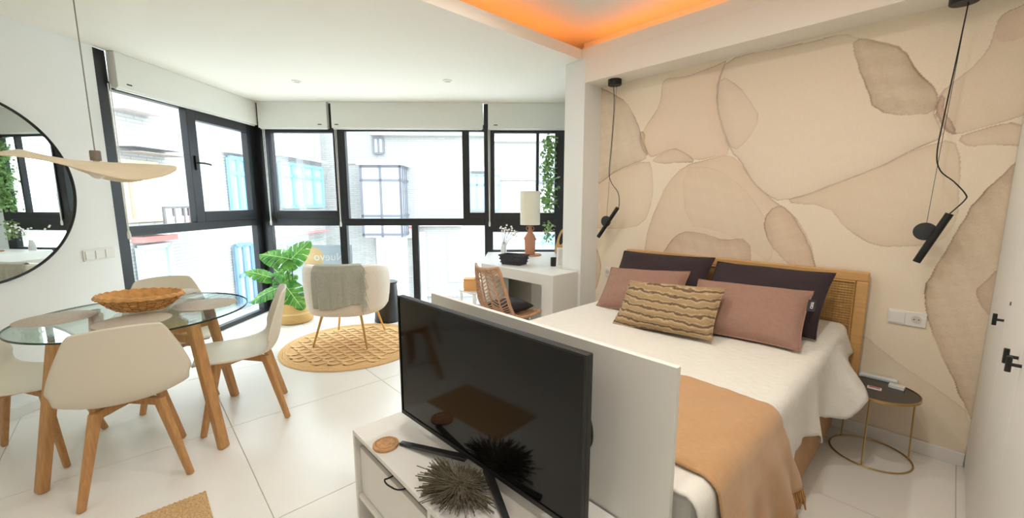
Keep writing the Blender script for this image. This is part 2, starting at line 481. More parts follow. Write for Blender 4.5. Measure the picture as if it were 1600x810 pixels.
def mural():
    x0, x1, z0, z1 = PX1, .172, 0.0, 2.402
    nx, nz = 620, 620
    xs, zs = np.linspace(x0, x1, nx + 1), np.linspace(z0, z1, nz + 1)
    X, Z = np.meshgrid(xs, zs)
    def fbm(a, b, f, seed, octv=5):
        out, amp = np.zeros_like(a), 1.0
        r = np.random.RandomState(seed)
        for k in range(octv):
            for _ in range(3):
                th = r.uniform(0, 2 * PI); ph = r.uniform(0, 2 * PI)
                out += amp * np.sin((a * math.cos(th) + b * math.sin(th)) * f + ph) / 3
            f *= 1.9; amp *= .58
        return out
    base = np.array([246, 232, 209.0])
    colr = np.ones(X.shape + (3,)) * base
    tone = fbm(X, Z, 3.0, 3)[..., None]
    colr += tone * np.array([2.5, 3.0, 3.5])
    WX, WZ = fbm(X, Z, 9, 11), fbm(X, Z, 9, 12)
    grain = fbm(X, Z, 60, 21, 4) + .8 * np.random.RandomState(9).randn(*X.shape) * .5
    for k, (poly, c, strength, edge, wob) in enumerate(SHAPES):
        pa = np.array(poly)
        soft = .34 if wob < .7 else .06
        ia, ib = np.searchsorted(xs, [pa[:, 0].min() - .05, pa[:, 0].max() + .05]); ja, jb = np.searchsorted(zs, [pa[:, 1].min() - .05, pa[:, 1].max() + .05])
        SL = (slice(ja, jb), slice(ia, ib))
        X_, Z_ = X[SL], Z[SL]
        if X_.size == 0: continue
        PXw, PZw = X_ + WX[SL] * .008 * (.4 + wob), Z_ + WZ[SL] * .008 * (.4 + wob)
        inside = np.zeros(X_.shape, bool)
        dist = np.full(X_.shape, 9.0)
        n = len(poly)
        # soften the traced outline with a rounded resampling
        q = np.array(poly)
        for _ in range(1):
            q = np.concatenate([np.stack([.75 * q[i] + .25 * q[(i + 1) % len(q)], .25 * q[i] + .75 * q[(i + 1) % len(q)]]) for i in range(len(q))])
        n = len(q)
        for i in range(n):
            ax, az = q[i]; bx, bz = q[(i + 1) % n]
            if abs(bz - az) > 1e-9:
                cr = ((az > PZw) != (bz > PZw)) & (PXw < (bx - ax) * (PZw - az) / (bz - az) + ax)
                inside ^= cr
            dx, dz = bx - ax, bz - az
            L2 = dx * dx + dz * dz + 1e-12
            t = np.clip(((PXw - ax) * dx + (PZw - az) * dz) / L2, 0, 1)
            dist = np.minimum(dist, np.hypot(PXw - ax - t * dx, PZw - az - t * dz))
        r = np.random.RandomState(k + 50)
        ang = r.uniform(0, 2 * PI)
        fade = .72 + .34 * np.sin((X_ * math.cos(ang) + Z_ * math.sin(ang)) * 2.2 + r.uniform(0, 6)) + .08 * tone[SL][..., 0]
        a = np.where(inside, strength * .85 * (.62 * fade + .38 * np.exp(-dist / .10)), 0)
        a = np.clip(a + np.where(inside, grain[SL] * .09 * (.15 + wob) * (.5 + .5 * np.exp(-dist / .25)), 0), 0, 1)[..., None]
        colr[SL] = colr[SL] * (1 - a) + (np.array(c, float) * (1 - soft) + base * soft) * a
        line = np.where(inside, np.exp(-(dist / .0055) ** 2) * .25 * edge + np.exp(-dist / .03) * .07 * edge, 0)
        line *= np.clip(.7 + .5 * fbm(X_, Z_, 14, 80 + k, 3), .15, 1.3)
        colr[SL] *= (1 - line[..., None] * np.array([.85, 1.0, 1.1]))
    colr = np.clip(colr, 0, 255) / 255
    linc = np.where(colr <= .04045, colr / 12.92, ((colr + .055) / 1.055) ** 2.4)
    nvx = nx + 1
    vs = np.stack([X.ravel(), np.full(X.size, MURY), Z.ravel()], 1)
    idx = (np.arange(nz)[:, None] * nvx + np.arange(nx)[None, :]).ravel()
    fs = np.stack([idx, idx + 1, idx + nvx + 1, idx + nvx], 1)
    me = bpy.data.meshes.new('wallpaper')
    me.from_pydata(vs.tolist(), [], fs.tolist())
    at = me.color_attributes.new('print', 'FLOAT_COLOR', 'POINT')
    at.data.foreach_set('color', np.concatenate([linc.reshape(-1, 3), np.ones((X.size, 1))], 1).ravel())
    m = bpy.data.materials.new('watercolour_wallpaper')
    m.use_nodes = True
    nt = m.node_tree
    b = nt.nodes['Principled BSDF']
    b.inputs['Roughness'].default_value = .85
    ca = nt.nodes.new('ShaderNodeVertexColor'); ca.layer_name = 'print'
    nz_ = nt.nodes.new('ShaderNodeTexNoise'); nz_.inputs['Scale'].default_value = 140; nz_.inputs['Detail'].default_value = 5
    tc = nt.nodes.new('ShaderNodeTexCoord'); nt.links.new(tc.outputs['Object'], nz_.inputs['Vector'])
    mr = nt.nodes.new('ShaderNodeMapRange'); mr.inputs['To Min'].default_value = .93; mr.inputs['To Max'].default_value = 1.07
    nt.links.new(nz_.outputs['Fac'], mr.inputs['Value'])
    mx = nt.nodes.new('ShaderNodeVectorMath'); mx.operation = 'SCALE'
    nt.links.new(ca.outputs['Color'], mx.inputs[0]); nt.links.new(mr.outputs['Result'], mx.inputs['Scale'])
    nt.links.new(mx.outputs['Vector'], b.inputs['Base Color'])
    me.materials.append(m)
    o = bpy.data.objects.new('wallpaper', me)
    COL.objects.link(o)
    o.parent = wall_right
    o['label'] = 'beige and blush watercolour wallpaper'
mural()

# ------------------------------------------------------------------ windows
def bars(W, root, lst, name='frame_bar', o0=0.0, o1=.07, m=None):
    for (s0, s1, z0, z1) in lst:
        wbox(W, s0, s1, z0, z1, o0, o1).build(name, m or M_frame, root, world=True, bevel=.003)
def panes(W, root, lst, o=.035):
    for (s0, s1, z0, z1) in lst:
        wbox(W, s0 - .01, s1 + .01, z0 - .01, z1 + .01, o - .003, o + .003).build('pane', M_glass, root, world=True)
win1 = thing('window_1', 'large dark-framed window beside the round mirror', 'window', LW(.9, 0), kind='structure')
bars(LW, win1, [(-.02, .11, 0, CZ), (1.74, 1.835, 0, CZ), (.11, 1.74, 0, .05), (.11, 1.74, 1.115, 1.20), (.11, 1.74, 2.30, 2.36)])
bars(LW, win1, [(.11, .175, 1.20, 2.30), (.92, 1.03, 1.20, 2.30), (.175, .92, 1.20, 1.305), (.175, .92, 2.215, 2.30)], 'sash_bar', -.015, .055)
panes(LW, win1, [(.175, .92, 1.305, 2.215), (1.03, 1.74, 1.20, 2.30), (.11, 1.74, .05, 1.115)])
hb = MB(); wbox(LW, .945, .985, 1.72, 1.86, -.03, -.015, hb)
hb.path([LW(.965, 1.79, -.02), LW(.965, 1.79, -.06), LW(.94, 1.79, -.072), LW(.86, 1.785, -.07), LW(.84, 1.78, -.066)], .009, 8)
hb.build('window_handle', M_black, win1, world=True, smooth=True)
win2 = thing('window_2', 'wide dark-framed window wall behind armchair and desk', 'window', BW(1.9, 0), kind='structure')
bars(BW, win2, [(-.02, .11, 0, CZ), (.955, 1.045, 0, CZ), (2.795, 2.90, 0, CZ), (3.70, 3.84, 0, CZ),
                (.11, .955, 0, .05), (1.045, 2.795, 0, .05), (2.90, 3.70, 0, .05),
                (.11, .955, 1.10, 1.19), (1.045, 2.795, 1.10, 1.19), (2.90, 3.70, 1.015, 1.17),
                (.11, .955, 2.24, 2.34), (1.045, 2.795, 2.26, 2.34), (2.90, 3.70, 2.245, 2.34),
                (1.865, 1.948, .05, 1.10), (2.525, 2.61, 1.19, 2.26), (2.90, 3.70, .735, .785), (3.448, 3.482, 1.26, 2.245), (.895, .955, 2.34, CZ - .001)])
bars(BW, win2, [(.11, .20, 1.19, 2.24), (.945, .975, 1.19, 2.24), (.20, .945, 1.19, 1.29), (1.045, 1.09, 1.19, 2.26), (2.61, 2.80, 1.19, 1.265), (2.90, 2.925, 1.17, 2.245), (2.925, 3.70, 1.17, 1.262), (3.682, 3.72, 1.17, 2.245)], 'sash_bar', -.015, .055)
panes(BW, win2, [(.20, .945, 1.29, 2.24), (1.09, 2.525, 1.19, 2.26), (2.61, 2.795, 1.265, 2.26), (2.925, 3.45, 1.262, 2.245), (3.48, 3.682, 1.262, 2.245),
                 (.11, .955, .05, 1.10), (1.045, 1.865, .05, 1.10), (1.948, 2.795, .05, 1.10), (2.90, 3.70, .785, 1.015), (2.90, 3.70, .05, .735)])
# blind boxes
def blind(W, s0, s1, z0, label, cords=(), mark=None):
    r = thing('roller_blind', label, 'blind', W((s0 + s1) / 2, z0, -.03), group='white roller blind boxes above the windows')
    wbox(W, s0, s1, z0, CZ - .001, -.075, -.002).build('cassette', M_blind, r, world=True, bevel=.004)
    wbox(W, s0 + .01, s1 - .01, z0 - .012, z0, -.05, -.03).build('bottom_bar', M_white, r, world=True)
    if mark is not None:
        wbox(W, mark, mark + .045, z0 + .035, z0 + .045, -.077, -.074).build('maker_mark', M_black, r, world=True)
    for s, zb in cords:
        mb = MB()
        for ds in (-.009, .009):
            mb.path([W(s + ds, z0 + .01, -.062), W(s + ds * .8, (z0 + zb) / 2, -.062), W(s + ds * .4, zb, -.062)], .0035, 6)
        mb.build('chain', M_white, r, world=True)
        MB().path([W(s, zb + .01, -.062), W(s, zb - .02, -.062), W(s, zb - .05, -.062), W(s, zb - .06, -.062)], [.008, .013, .013, .006], 8).build('chain_weight', M_white, r, world=True, smooth=True)
blind(LW, .05, 1.74, 2.315, 'white blind box over the window beside the round mirror', [(1.80, 1.16)], 1.62)
blind(BW, .09, .912, 2.285, 'short white blind box in the corner above the monstera', [(.14, 1.17)], .80)
blind(BW, .962, 2.785, 2.285, 'longest white blind box above the cream armchair', [(1.0, 1.15)], 1.0)
blind(BW, 2.85, 3.835, 2.285, 'white blind box over the desk window next to the pillar', [(2.86, 1.15)], 2.92)

# recessed downlights
for k, (px, py, lab) in enumerate(((463, 127, 'small recessed downlight in ceiling above the potted plant side'), (699, 126, 'small recessed downlight in ceiling nearer the orange recess'))):
    p = at_z(px, py, CZ)
    d = thing('downlight', lab, 'downlight', (p.x, p.y, CZ), group='recessed downlights')
    MB().lathe([(.045, 0), (.045, -.006), (.032, -.008), (.030, -.002)], 24).build('ring', M_white, d, smooth=True)
    MB().lathe([(.0, -.003), (.031, -.003)], 24).build('lens', mat('downlight_lens', (205, 205, 195), .4), d)

FILL_POS = [(-1.7, -.9), (-.5, -.9), (.45, -.9), (-1.7, -2.0), (-.5, -2.0), (-2.75, -.75), (.45, -2.0), (-1.65, 1.65), (-.45, 1.65), (-1.65, .9), (-.45, .9), (-.45, .2)]  # unseen downlights, added only to brighten the room, bed and mural
FILL_LAB = ['added fill downlight behind the viewer, middle of the front row', 'added fill downlight behind the viewer, front row next to wardrobe side', 'added fill downlight behind the viewer beyond the wardrobe end', 'added fill downlight behind the viewer, rear row on mirror side', 'added fill downlight behind the viewer, middle of the rear row', 'added fill downlight in front of mirror wall near the dining table', 'added fill downlight in the rear corner away from mirror', 'added fill downlight in the recess above the window-side pillows', 'added fill downlight in the recess above the nightstand-side pillows', 'added fill downlight in the recess above the television', 'added fill downlight in the recess above the throw on bed foot', 'added fill downlight in the recess nearest to the viewer']
for k, (x, y) in enumerate(FILL_POS):
    cz_ = CZ if k < 7 else TZ
    d = thing('downlight', FILL_LAB[k], 'downlight', (x, y, cz_), group='added out-of-view fill downlights')
    MB().lathe([(.055, 0), (.055, -.006), (.042, -.008), (.040, -.002)], 24).build('ring', M_white, d, smooth=True)
    MB().lathe([(.0, -.003), (.041, -.003)], 24).build('lens', mat('fill_lens', (255, 244, 226), .4, emit=(255, 244, 226), estr=20), d)
    ld = bpy.data.lights.new('fill_lamp', 'AREA')
    ld.shape = 'DISK'; ld.size = .08; ld.energy = FILL_W if k < 7 else COVE_FILL_W; ld.color = (1.0, .97, .92); ld.spread = math.radians(165)
    lo = bpy.data.objects.new('lamp', ld); COL.objects.link(lo); lo.parent = d; lo.location = (0, 0, -.012)

# ------------------------------------------------------------------ street outside
OA, OL = 12.0, 4.67
def FAp(x, y, o=OA):
    p = at_plane(x, y, BC + NB * o, NB); return ((p - BC).dot(DB), p.z)
def FLp(x, y, o=OL):
    p = at_plane(x, y, BC + NL * o, NL); return ((p - BC).dot(DL), p.z)
def brick_mat(name, c, mort, bw=.35, rh=.075):
    m = bpy.data.materials.new(name); m.use_nodes = True
    nt = m.node_tree; b = nt.nodes['Principled BSDF']; b.inputs['Roughness'].default_value = .85
    tc = nt.nodes.new('ShaderNodeTexCoord'); mpn = nt.nodes.new('ShaderNodeMapping')
    mpn.inputs['Rotation'].default_value = (PI / 2, 0, 0)
    nt.links.new(tc.outputs['Object'], mpn.inputs['Vector'])
    br = nt.nodes.new('ShaderNodeTexBrick')
    br.inputs['Color1'].default_value = srgb(*c); br.inputs['Color2'].default_value = srgb(*[max(0, q - 8) for q in c]); br.inputs['Mortar'].default_value = srgb(*mort)
    br.inputs['Scale'].default_value = 1.0; br.inputs['Brick Width'].default_value = bw; br.inputs['Row Height'].default_value = rh; br.inputs['Mortar Size'].default_value = .010
    nt.links.new(mpn.outputs['Vector'], br.inputs['Vector'])
    nt.links.new(br.outputs['Color'], b.inputs['Base Color'])
    bp = nt.nodes.new('ShaderNodeBump'); bp.inputs['Strength'].default_value = .6; bp.inputs['Distance'].default_value = .02; bp.invert = True
    nt.links.new(br.outputs['Fac'], bp.inputs['Height']); nt.links.new(bp.outputs['Normal'], b.inputs['Normal'])
    MATS[name] = m
    return m
M_brick = brick_mat('white_brick', (150, 148, 145), (124, 123, 121))
M_render = mat('white_render', (172, 171, 168), .8)
M_yrend = mat('yellow_render', (206, 186, 136), .8)
M_bluew = mat('pale_blue_glazing', (136, 182, 208), .12)
M_bluef = mat('blue_frame', (108, 154, 186), .5)
M_greyf = mat('grey_window_frame', (92, 92, 100), .5)
M_greyg = mat('grey_glazing', (168, 176, 184), .1)
M_red = mat('red_ledge', (206, 112, 106), .7)
M_green = mat('grey_green_band', (120, 156, 148), .7)
M_rail = mat('railing_metal', (90, 84, 84), .5)
M_tileR = mat('roof_tile', (172, 160, 156), .8)

def rot_root(name, label, cat, W, s, z, o):
    d = DB if W is BW else DL
    p = W(s, z, o)
    return thing(name, label, cat, p, math.atan2(d.y, d.x))
# facade across the street (parallel to the window wall)
fa = rot_root('building', 'white brick building with a glazed oriel across the street', 'building', BW, 3, -3.4, OA)
cs, _ = FAp(505, 300)
wbox(BW, cs, 17, -3.4, 7.5, OA, OA + 2.5).build('brick_wall', M_brick, fa, world=True)
def onA(px0, py0, px1, py1, d0, d1, name, m, par=fa, mb=None, bev=0):
    s0, z1 = FAp(px0, py0); s1, z0 = FAp(px1, py1)
    return wbox(BW, s0, s1, z0, z1, OA - d1, OA - d0).build(name, m, par, world=True, bevel=bev)
# white rendered strips and ledges
onA(583, 347, 722, 353, -.02, .25, 'ledge', M_render)
onA(583, 353, 652, 357, -.02, .14, 'red_ledge', M_red)
onA(583, 357, 652, 372, -.02, .10, 'lintel', M_render)
onA(588, 372, 640, 470, -.02, .05, 'roller_shutter', mat('shutter', (206, 212, 210), .6))
onA(652, 362, 668, 470, -.02, .35, 'pier', M_render)
onA(668, 455, 757, 461, -.02, .18, 'plinth', M_render)
onA(700, 368, 757, 440, -.02, .05, 'shop_panel', mat('panel_pale', (232, 233, 228), .7))
onA(580, 202, 760, 213, -.02, .3, 'floor_band', M_render)
onA(540, 252, 578, 256, -.02, .06, 'floor_band', M_render)
onA(735, 262, 762, 268, -.02, .2, 'floor_band', M_render)
# oriel: box with two glazed faces
def oriel():
    (s0, zt), (s1, zb) = FAp(578, 262), FAp(638, 352)
    s2 = s1 + .02
    dep = 1.15
    par = fa
    r = wbox(BW, s0, s2, zb - .4, zt, OA - dep, OA).build('oriel', mat('oriel_glazing', (186, 192, 198), .15), par, world=True)
    wbox(BW, s0 - .12, s2 + .14, zt, zt + .22, OA - dep - .14, OA).build('oriel_cornice', M_render, par, world=True)
    f = MB()
    for s in (s0, (s0 + s1) / 2, s2): wbox(BW, s - .045, s + .045, zb - .4, zt, OA - dep - .04, OA - dep + .02, f)
    hh = zt - zb
    for z in (zt - .05, zt - hh * .24, zt - hh * .82, zb - .3): wbox(BW, s0 - .04, s2 + .04, z - .045, z + .045, OA - dep - .04, OA - dep + .02, f)
    for o in (OA - dep, OA - dep * .72, OA - dep * .45, OA - dep * .2): wbox(BW, s2 - .02, s2 + .04, zb - .4, zt, o - .04, o + .04, f)
    for z in (zt - .05, zt - hh * .24, zt - hh * .82, zb - .3): wbox(BW, s2 - .02, s2 + .04, z - .045, z + .045, OA - dep, OA, f)
    f.build('oriel_frame', M_greyf, par, world=True)
oriel()
def winA(px0, py0, px1, py1, mg, mf, nx=1, nz=(), par=fa):
    s0, z1 = FAp(px0, py0); s1, z0 = FAp(px1, py1)
    w = wbox(BW, s0, s1, z0, z1, OA - .06, OA).build('window', mg, par, world=True)
    f = MB()
    for i in range(nx + 1):
        s = s0 + (s1 - s0) * i / nx; wbox(BW, s - .04, s + .04, z0, z1, OA - .10, OA - .04, f)
    for t in (0, 1) + tuple(nz):
        z = z0 + (z1 - z0) * t; wbox(BW, s0, s1, z - .04, z + .04, OA - .10, OA - .04, f)
    fo = f.build('window_frame', mf, None, world=True)
    fo.parent = w
    M = Matrix.Translation(fa.location) @ Matrix.Rotation(fa.rotation_euler.z, 4, 'Z')
    fo.data.transform(M.inverted())
winA(584, 216, 600, 240, M_greyg, M_greyf, 2)
winA(734, 274, 780, 328, mat('slate_blue_glazing', (140, 160, 196), .2), mat('slate_blue_frame', (106, 130, 170), .5), 4, (.72,))
winA(835, 368, 876, 392, M_bluew, M_bluef, 3, (.5,))
winA(842, 262, 866, 285, M_greyg, M_greyf, 2)
onA(768, 214, 866, 222, -.02, .2, 'floor_band', M_render)
onA(768, 278, 866, 282, -.02, .08, 'floor_band', M_render)

# facade along the side street (parallel to the mirror wall side)
fl = rot_root('building', 'white brick corner building with blue glazed gallery beside the side street', 'building', LW, 2, -3.4, OL)
sc, _ = FLp(505, 300)
wbox(LW, sc, 9, -3.4, 6.0, OL, OL + 2).build('brick_wall', M_brick, fl, world=True)
def onL(px0, py0, px1, py1, d0, d1, name, m, zref=None):
    s0, za = FLp(px0, py0); s1, zb = FLp(px1, py1)
    return wbox(LW, min(s0, s1), max(s0, s1), min(za, zb), max(za, zb), OL - d1, OL - d0).build(name, m, fl, world=True)
def winL(px0, py0, px1, py1, nx, nz=(), mg=M_bluew, mf=M_bluef, dep=.08):
    s0, za = FLp(px0, py0); s1, zb = FLp(px1, py1)
    sa, sb = min(s0, s1), max(s0, s1); z0, z1 = min(za, zb), max(za, zb)
    w = wbox(LW, sa, sb, z0, z1, OL - dep, OL).build('window', mg, fl, world=True)
    f = MB()
    for i in range(nx + 1):
        s = sa + (sb - sa) * i / nx; wbox(LW, s - .06, s + .06, z0, z1, OL - dep - .05, OL - dep + .02, f)
    for t in (0, 1) + tuple(nz):
        z = z0 + (z1 - z0) * t; wbox(LW, sa, sb, z - .05, z + .05, OL - dep - .05, OL - dep + .02, f)
    fo = f.build('window_frame', mf, None)
    M = Matrix.Translation(fl.location) @ Matrix.Rotation(fl.rotation_euler.z, 4, 'Z')
    fo.data.transform(M.inverted())
    fo.parent = w
winL(433, 254, 502, 322, 4, (.72,))
winL(352, 246, 384, 330, 2, (.72,))
onL(430, 240, 503, 256, -.02, .25, 'gallery_cornice', M_render)
onL(345, 238, 386, 244, -.02, .25, 'gallery_cornice', M_render)
onL(420, 372, 505, 360.5, -.02, .25, 'red_ledge', M_red)
onL(437, 384, 505, 371, -.02, .10, 'green_band', M_green)
onL(205, 371, 262, 374, -.02, .25, 'red_ledge', M_red)
winL(210, 388, 268, 470, 1, (), mat('shop_glass', (150, 172, 180), .15), mat('shop_frame', (150, 168, 178), .5))
winL(362, 385, 395, 470, 2, (.5,), mat('shop_glass_blue', (150, 176, 194), .15), mat('shop_frame_blue', (90, 116, 140), .5))
# yellow loggia with eave and balcony
onL(186, 248, 256, 345, -.02, .03, 'loggia_wall', M_yrend)
onL(180, 236, 258, 246, -.02, .5, 'eave', mat('eave_board', (130, 118, 112), .7))
onL(180, 228, 258, 237, -.02, .42, 'eave_soffit', M_render)
onL(196, 275, 210, 340, -.0, .06, 'door', mat('balcony_door', (178, 120, 104), .6))
def balcony():
    s0, zt = FLp(196, 323); s1, zb = FLp(263, 347)
    z0 = min(zb, zt) - .05; z1 = max(zb, zt)
    sa, sb = min(s0, s1), max(s0, s1)
    wbox(LW, sa, sb, z0 - .15, z0, OL - .8, OL).build('balcony_slab', M_render, fl, world=True)
    for t in (0, .35, .5, .75, 1.0):
        s = sa + (sb - sa) * t
        wbox(LW, s - .02, s + .02, z0, z1, OL - .8, OL - .76).build('baluster', M_rail, fl, world=True)
    wbox(LW, sa, sb, z1 - .04, z1, OL - .81, OL - .75).build('handrail', M_rail, fl, world=True)
    wbox(LW, sa + .05, sa + (sb - sa) * .48, z0 + .05, z1 - .2, OL - .79, OL - .77).build('balcony_panel', mat('coral_panel', (220, 150, 130), .7), fl, world=True)
    wbox(LW, sa + (sb - sa) * .52, sb - .05, z0 + .05, z1 - .2, OL - .79, OL - .77).build('balcony_panel', mat('sand_panel', (226, 218, 186), .7), fl, world=True)
balcony()
onL(170, 150, 232, 182, -.02, .3, 'roof_eave', M_tileR)
street = MB().prism([(-40, -30), (30, -30), (30, 40), (-40, 40)], -3.6, -3.4).build('ground', mat('pavement', (214, 210, 204), .9, var=.04))
tag(street, 'pale paved street below the windows', 'street', kind='structure')
# banner hung outside the corner pane, seen from behind
ban = thing('banner', 'translucent pale blue banner with orange sun outside the corner window', 'banner', BW(.6, .2, .22))
wbox(BW, .16, 1.02, .12, .83, .219, .221).build('cloth', mat('banner_cloth', (206, 214, 230), .8), ban, world=True)
c = MB()
cp = [(0, 0)] + arc((0, 0), .14, 0, 2 * PI, 36)[:-1]
vsx = [BW(.50 + a, .66 + b, .214) for a, b in cp]
c.add(vsx, [(0, i, i % 36 + 1) for i in range(1, 37)])
c.build('sun_print', mat('banner_sun', (250, 206, 150), .8, var=.12, scale=4), ban, world=True)
def text_mesh(body, size, name, m, parent, Mx, ext=.0008):
    cu = bpy.data.curves.new(name, 'FONT')
    cu.body = body; cu.size = size; cu.extrude = ext; cu.align_x = 'CENTER'; cu.align_y = 'CENTER'
    tmp = bpy.data.objects.new('tmp_text', cu)
    COL.objects.link(tmp)
    dg = bpy.context.evaluated_depsgraph_get()
    me = bpy.data.meshes.new_from_object(tmp.evaluated_get(dg))
    bpy.data.objects.remove(tmp)
    PM = Matrix.Translation(parent.location) @ Matrix.Rotation(parent.rotation_euler.z, 4, 'Z')
    me.transform(PM.inverted() @ Mx)
    me.name = name
    me.materials.clear(); me.materials.append(m)
    o = bpy.data.objects.new(name, me)
    COL.objects.link(o); o.parent = parent
    return o
def frame_mx(org, xa, ya):
    xa, ya = Vector(xa), Vector(ya); za = xa.cross(ya)
    return Matrix(((xa.x, ya.x, za.x, org[0]), (xa.y, ya.y, za.y, org[1]), (xa.z, ya.z, za.z, org[2]), (0, 0, 0, 1)))
text_mesh('Nuevo', .15, 'lettering', mat('banner_letter', (250, 250, 252), .8), ban, frame_mx(BW(.715, .67, .213), -DB, (0, 0, 1)))

# ------------------------------------------------------------------ mirror and switch on the left wall
mr_ = thing('round_mirror', 'large round wall mirror with thin black rim', 'mirror', LW(2.714, 1.486, -.0))
def on_left(fn_pts):  # local (s, z, o) -> world
    return [LW(*p) for p in fn_pts]
mb = MB()
NSEG = 96
ring = [LW(2.714 + .588 * math.cos(2 * PI * i / NSEG), 1.486 + .588 * math.sin(2 * PI * i / NSEG), -.022) for i in range(NSEG)]
mb.path(ring, .008, 8, closed=True).build('rim', M_black, mr_, world=True, smooth=True)
g = MB()
vs_ = [LW(2.714, 1.486, -.02)] + [LW(2.714 + .588 * math.cos(2 * PI * i / NSEG), 1.486 + .588 * math.sin(2 * PI * i / NSEG), -.02) for i in range(NSEG)]
g.add(vs_, [(0, i + 1, (i + 1) % NSEG + 1) for i in range(NSEG)])
m_mir = mat('mirror_silver', (232, 236, 234), .01, metal=1.0)
g.build('mirror_glass', m_mir, mr_, world=True)
bk = MB()
bk.add([LW(2.714 + .58 * math.cos(2 * PI * i / 48), 1.486 + .58 * math.sin(2 * PI * i / 48), o) for o in (-.017, -.001) for i in range(48)], [tuple(range(48)), tuple(range(48, 96))] + [(i, (i + 1) % 48, 48 + (i + 1) % 48, 48 + i) for i in range(48)])
bk.build('backing', M_black, mr_, world=True)
sw = thing('light_switch', 'white triple light switch plate between mirror and window', 'switch', LW(2.0, .96, 0))
wbox(LW, 1.885, 2.118, .96, 1.045, -.010, -.0005).build('plate', M_white, sw, world=True, bevel=.002)
for k in range(3):
    wbox(LW, 1.895 + k * .074, 1.960 + k * .074, .970, 1.035, -.015, -.010).build('rocker', M_white, sw, world=True, bevel=.002)

# ------------------------------------------------------------------ dining group
TC = Vector((-3.2, -0.005, 0)); TZT = .765; TR = .527
tab = thing('dining_table', 'round glass dining table on splayed beech legs', 'table', TC)
MB().lathe([(0, .757), (TR - .002, .757), (TR, .759)] + [(TR, .765), (TR - .002, .767), (0, .767)], 96, (0, 0, 0)).build('glass_top', M_tglass, tab, smooth=True)
MB().lathe([(TR - .002, .7575), (TR + .0012, .7575), (TR + .0012, .7665), (TR - .002, .7665)], 96).build('glass_edge', M_tedge, tab, smooth=True)
feet = [(-2.742, .271), (-2.908, -.447), (-3.63, -.28), (-3.462, .44)]
ctr = Vector((-3.186, -.004, 0))
tops = []
for (fx, fy) in feet:
    fpt = Vector((fx, fy, 0)); tp = ctr + (fpt - ctr) * .74 + Vector((0, 0, .735))
    tops.append(tp)
    d = (fpt - ctr).normalized(); side = Vector((-d.y, d.x, 0))
    lg = MB().bar(fpt, tp, .052, .040, .058, .045, ref=(d.x, d.y, .0))
    lg.build('leg', M_wood, tab, world=True, bevel=.008)
    MB().lathe([(0, .735), (.022, .735), (.022, .757), (0, .757)], 16, (tp.x, tp.y, 0)).build('pad', mat('steel', (190, 192, 194), .25, metal=1), tab, world=True)
for a, b in ((0, 2), (1, 3)):
    z = .64 if a == 0 else .60
    q0 = tops[a].lerp(Vector(feet[a] + (0,)), (.735 - z) / .735); q1 = tops[b].lerp(Vector(feet[b] + (0,)), (.735 - z) / .735)
    MB().bar(q0, q1, .024, .045).build('cross_rail', M_wood, tab, world=True, bevel=.004)

def make_chair(label):
    r = thing('dining_chair', label, 'chair', group='beech-legged shell chairs around the glass table')
    # shell: v runs from the front lip over the seat and up the back
    P = [(.235, .445, .190, .00, .00), (.20, .452, .212, .005, 0), (.10, .440, .226, .015, 0), (0, .430, .232, .028, 0), (-.10, .430, .236, .045, .004), (-.165, .448, .242, .055, .018), (-.205, .490, .246, .050, .045), (-.228, .555, .256, .020, .066), (-.246, .650, .232, .010, .056), (-.264, .740, .200, .004, .042), (-.278, .812, .172, -.002, .030), (-.285, .848, .156, -.016, .024)]
    n = len(P) - 1
    def cat(t, k):
        x = t * n; i = min(int(x), n - 1); f = x - i
        p0, p1, p2, p3 = (P[max(i - 1, 0)][k], P[i][k], P[i + 1][k], P[min(i + 2, n)][k])
        return .5 * ((2 * p1) + (-p0 + p2) * f + (2 * p0 - 5 * p1 + 4 * p2 - p3) * f * f + (-p0 + 3 * p1 - 3 * p2 + p3) * f ** 3)
    def fn(u, v):
        s = u * 2 - 1
        y, z, w, lift, fwd = (cat(v, k) for k in range(5))
        return (s * w, y + fwd * abs(s) ** 2.2, z + lift * abs(s) ** 2.4)
    MB().grid(fn, 26, 40).build('seat_shell', M_shell, r, smooth=True, solid=.012)
    # wooden base
    tp = [(-.115, .125, .405), (.115, .125, .405), (.115, -.135, .405), (-.115, -.135, .405)]
    ft = [(-.205, .215, 0), (.205, .215, 0), (.20, -.235, 0), (-.20, -.235, 0)]
    for a, b in zip(tp, ft):
        d = Vector((b[0] - a[0], b[1] - a[1], 0)).normalized()
        MB().bar(Vector(b), Vector(a) + Vector((0, 0, .01)), .026, .030, .034, .048, ref=(d.x, d.y, 0)).build('leg', M_wood, r, bevel=.007)
    for a, b in ((0, 2), (1, 3)):
        MB().bar(Vector(tp[a]) + Vector((0, 0, -.004)), Vector(tp[b]) + Vector((0, 0, -.004)), .03, .04).build('seat_brace', M_wood, r, bevel=.004)
    return r
ch = make_chair('cream shell chair seen from behind, nearest to the viewer')
spots = [((-2.82, -.095), PI / 2, None),
         ((-3.10, .45), PI - math.atan2(.21, .977), 'cream shell chair in profile at the armchair side of glass table'),
         ((-3.37, -.51), -math.atan2(.33, .94), 'cream shell chair cut off by the left edge under the mirror'),
         ((-3.76, .14), -PI / 2, 'cream shell chair behind the wicker basket near the window')]
for k, ((x, y), rz, lab) in enumerate(spots):
    c = ch if k == 0 else copy_tree(ch)
    c.location = (x, y, 0); c.rotation_euler = (0, 0, rz)
    if lab: c['label'] = lab
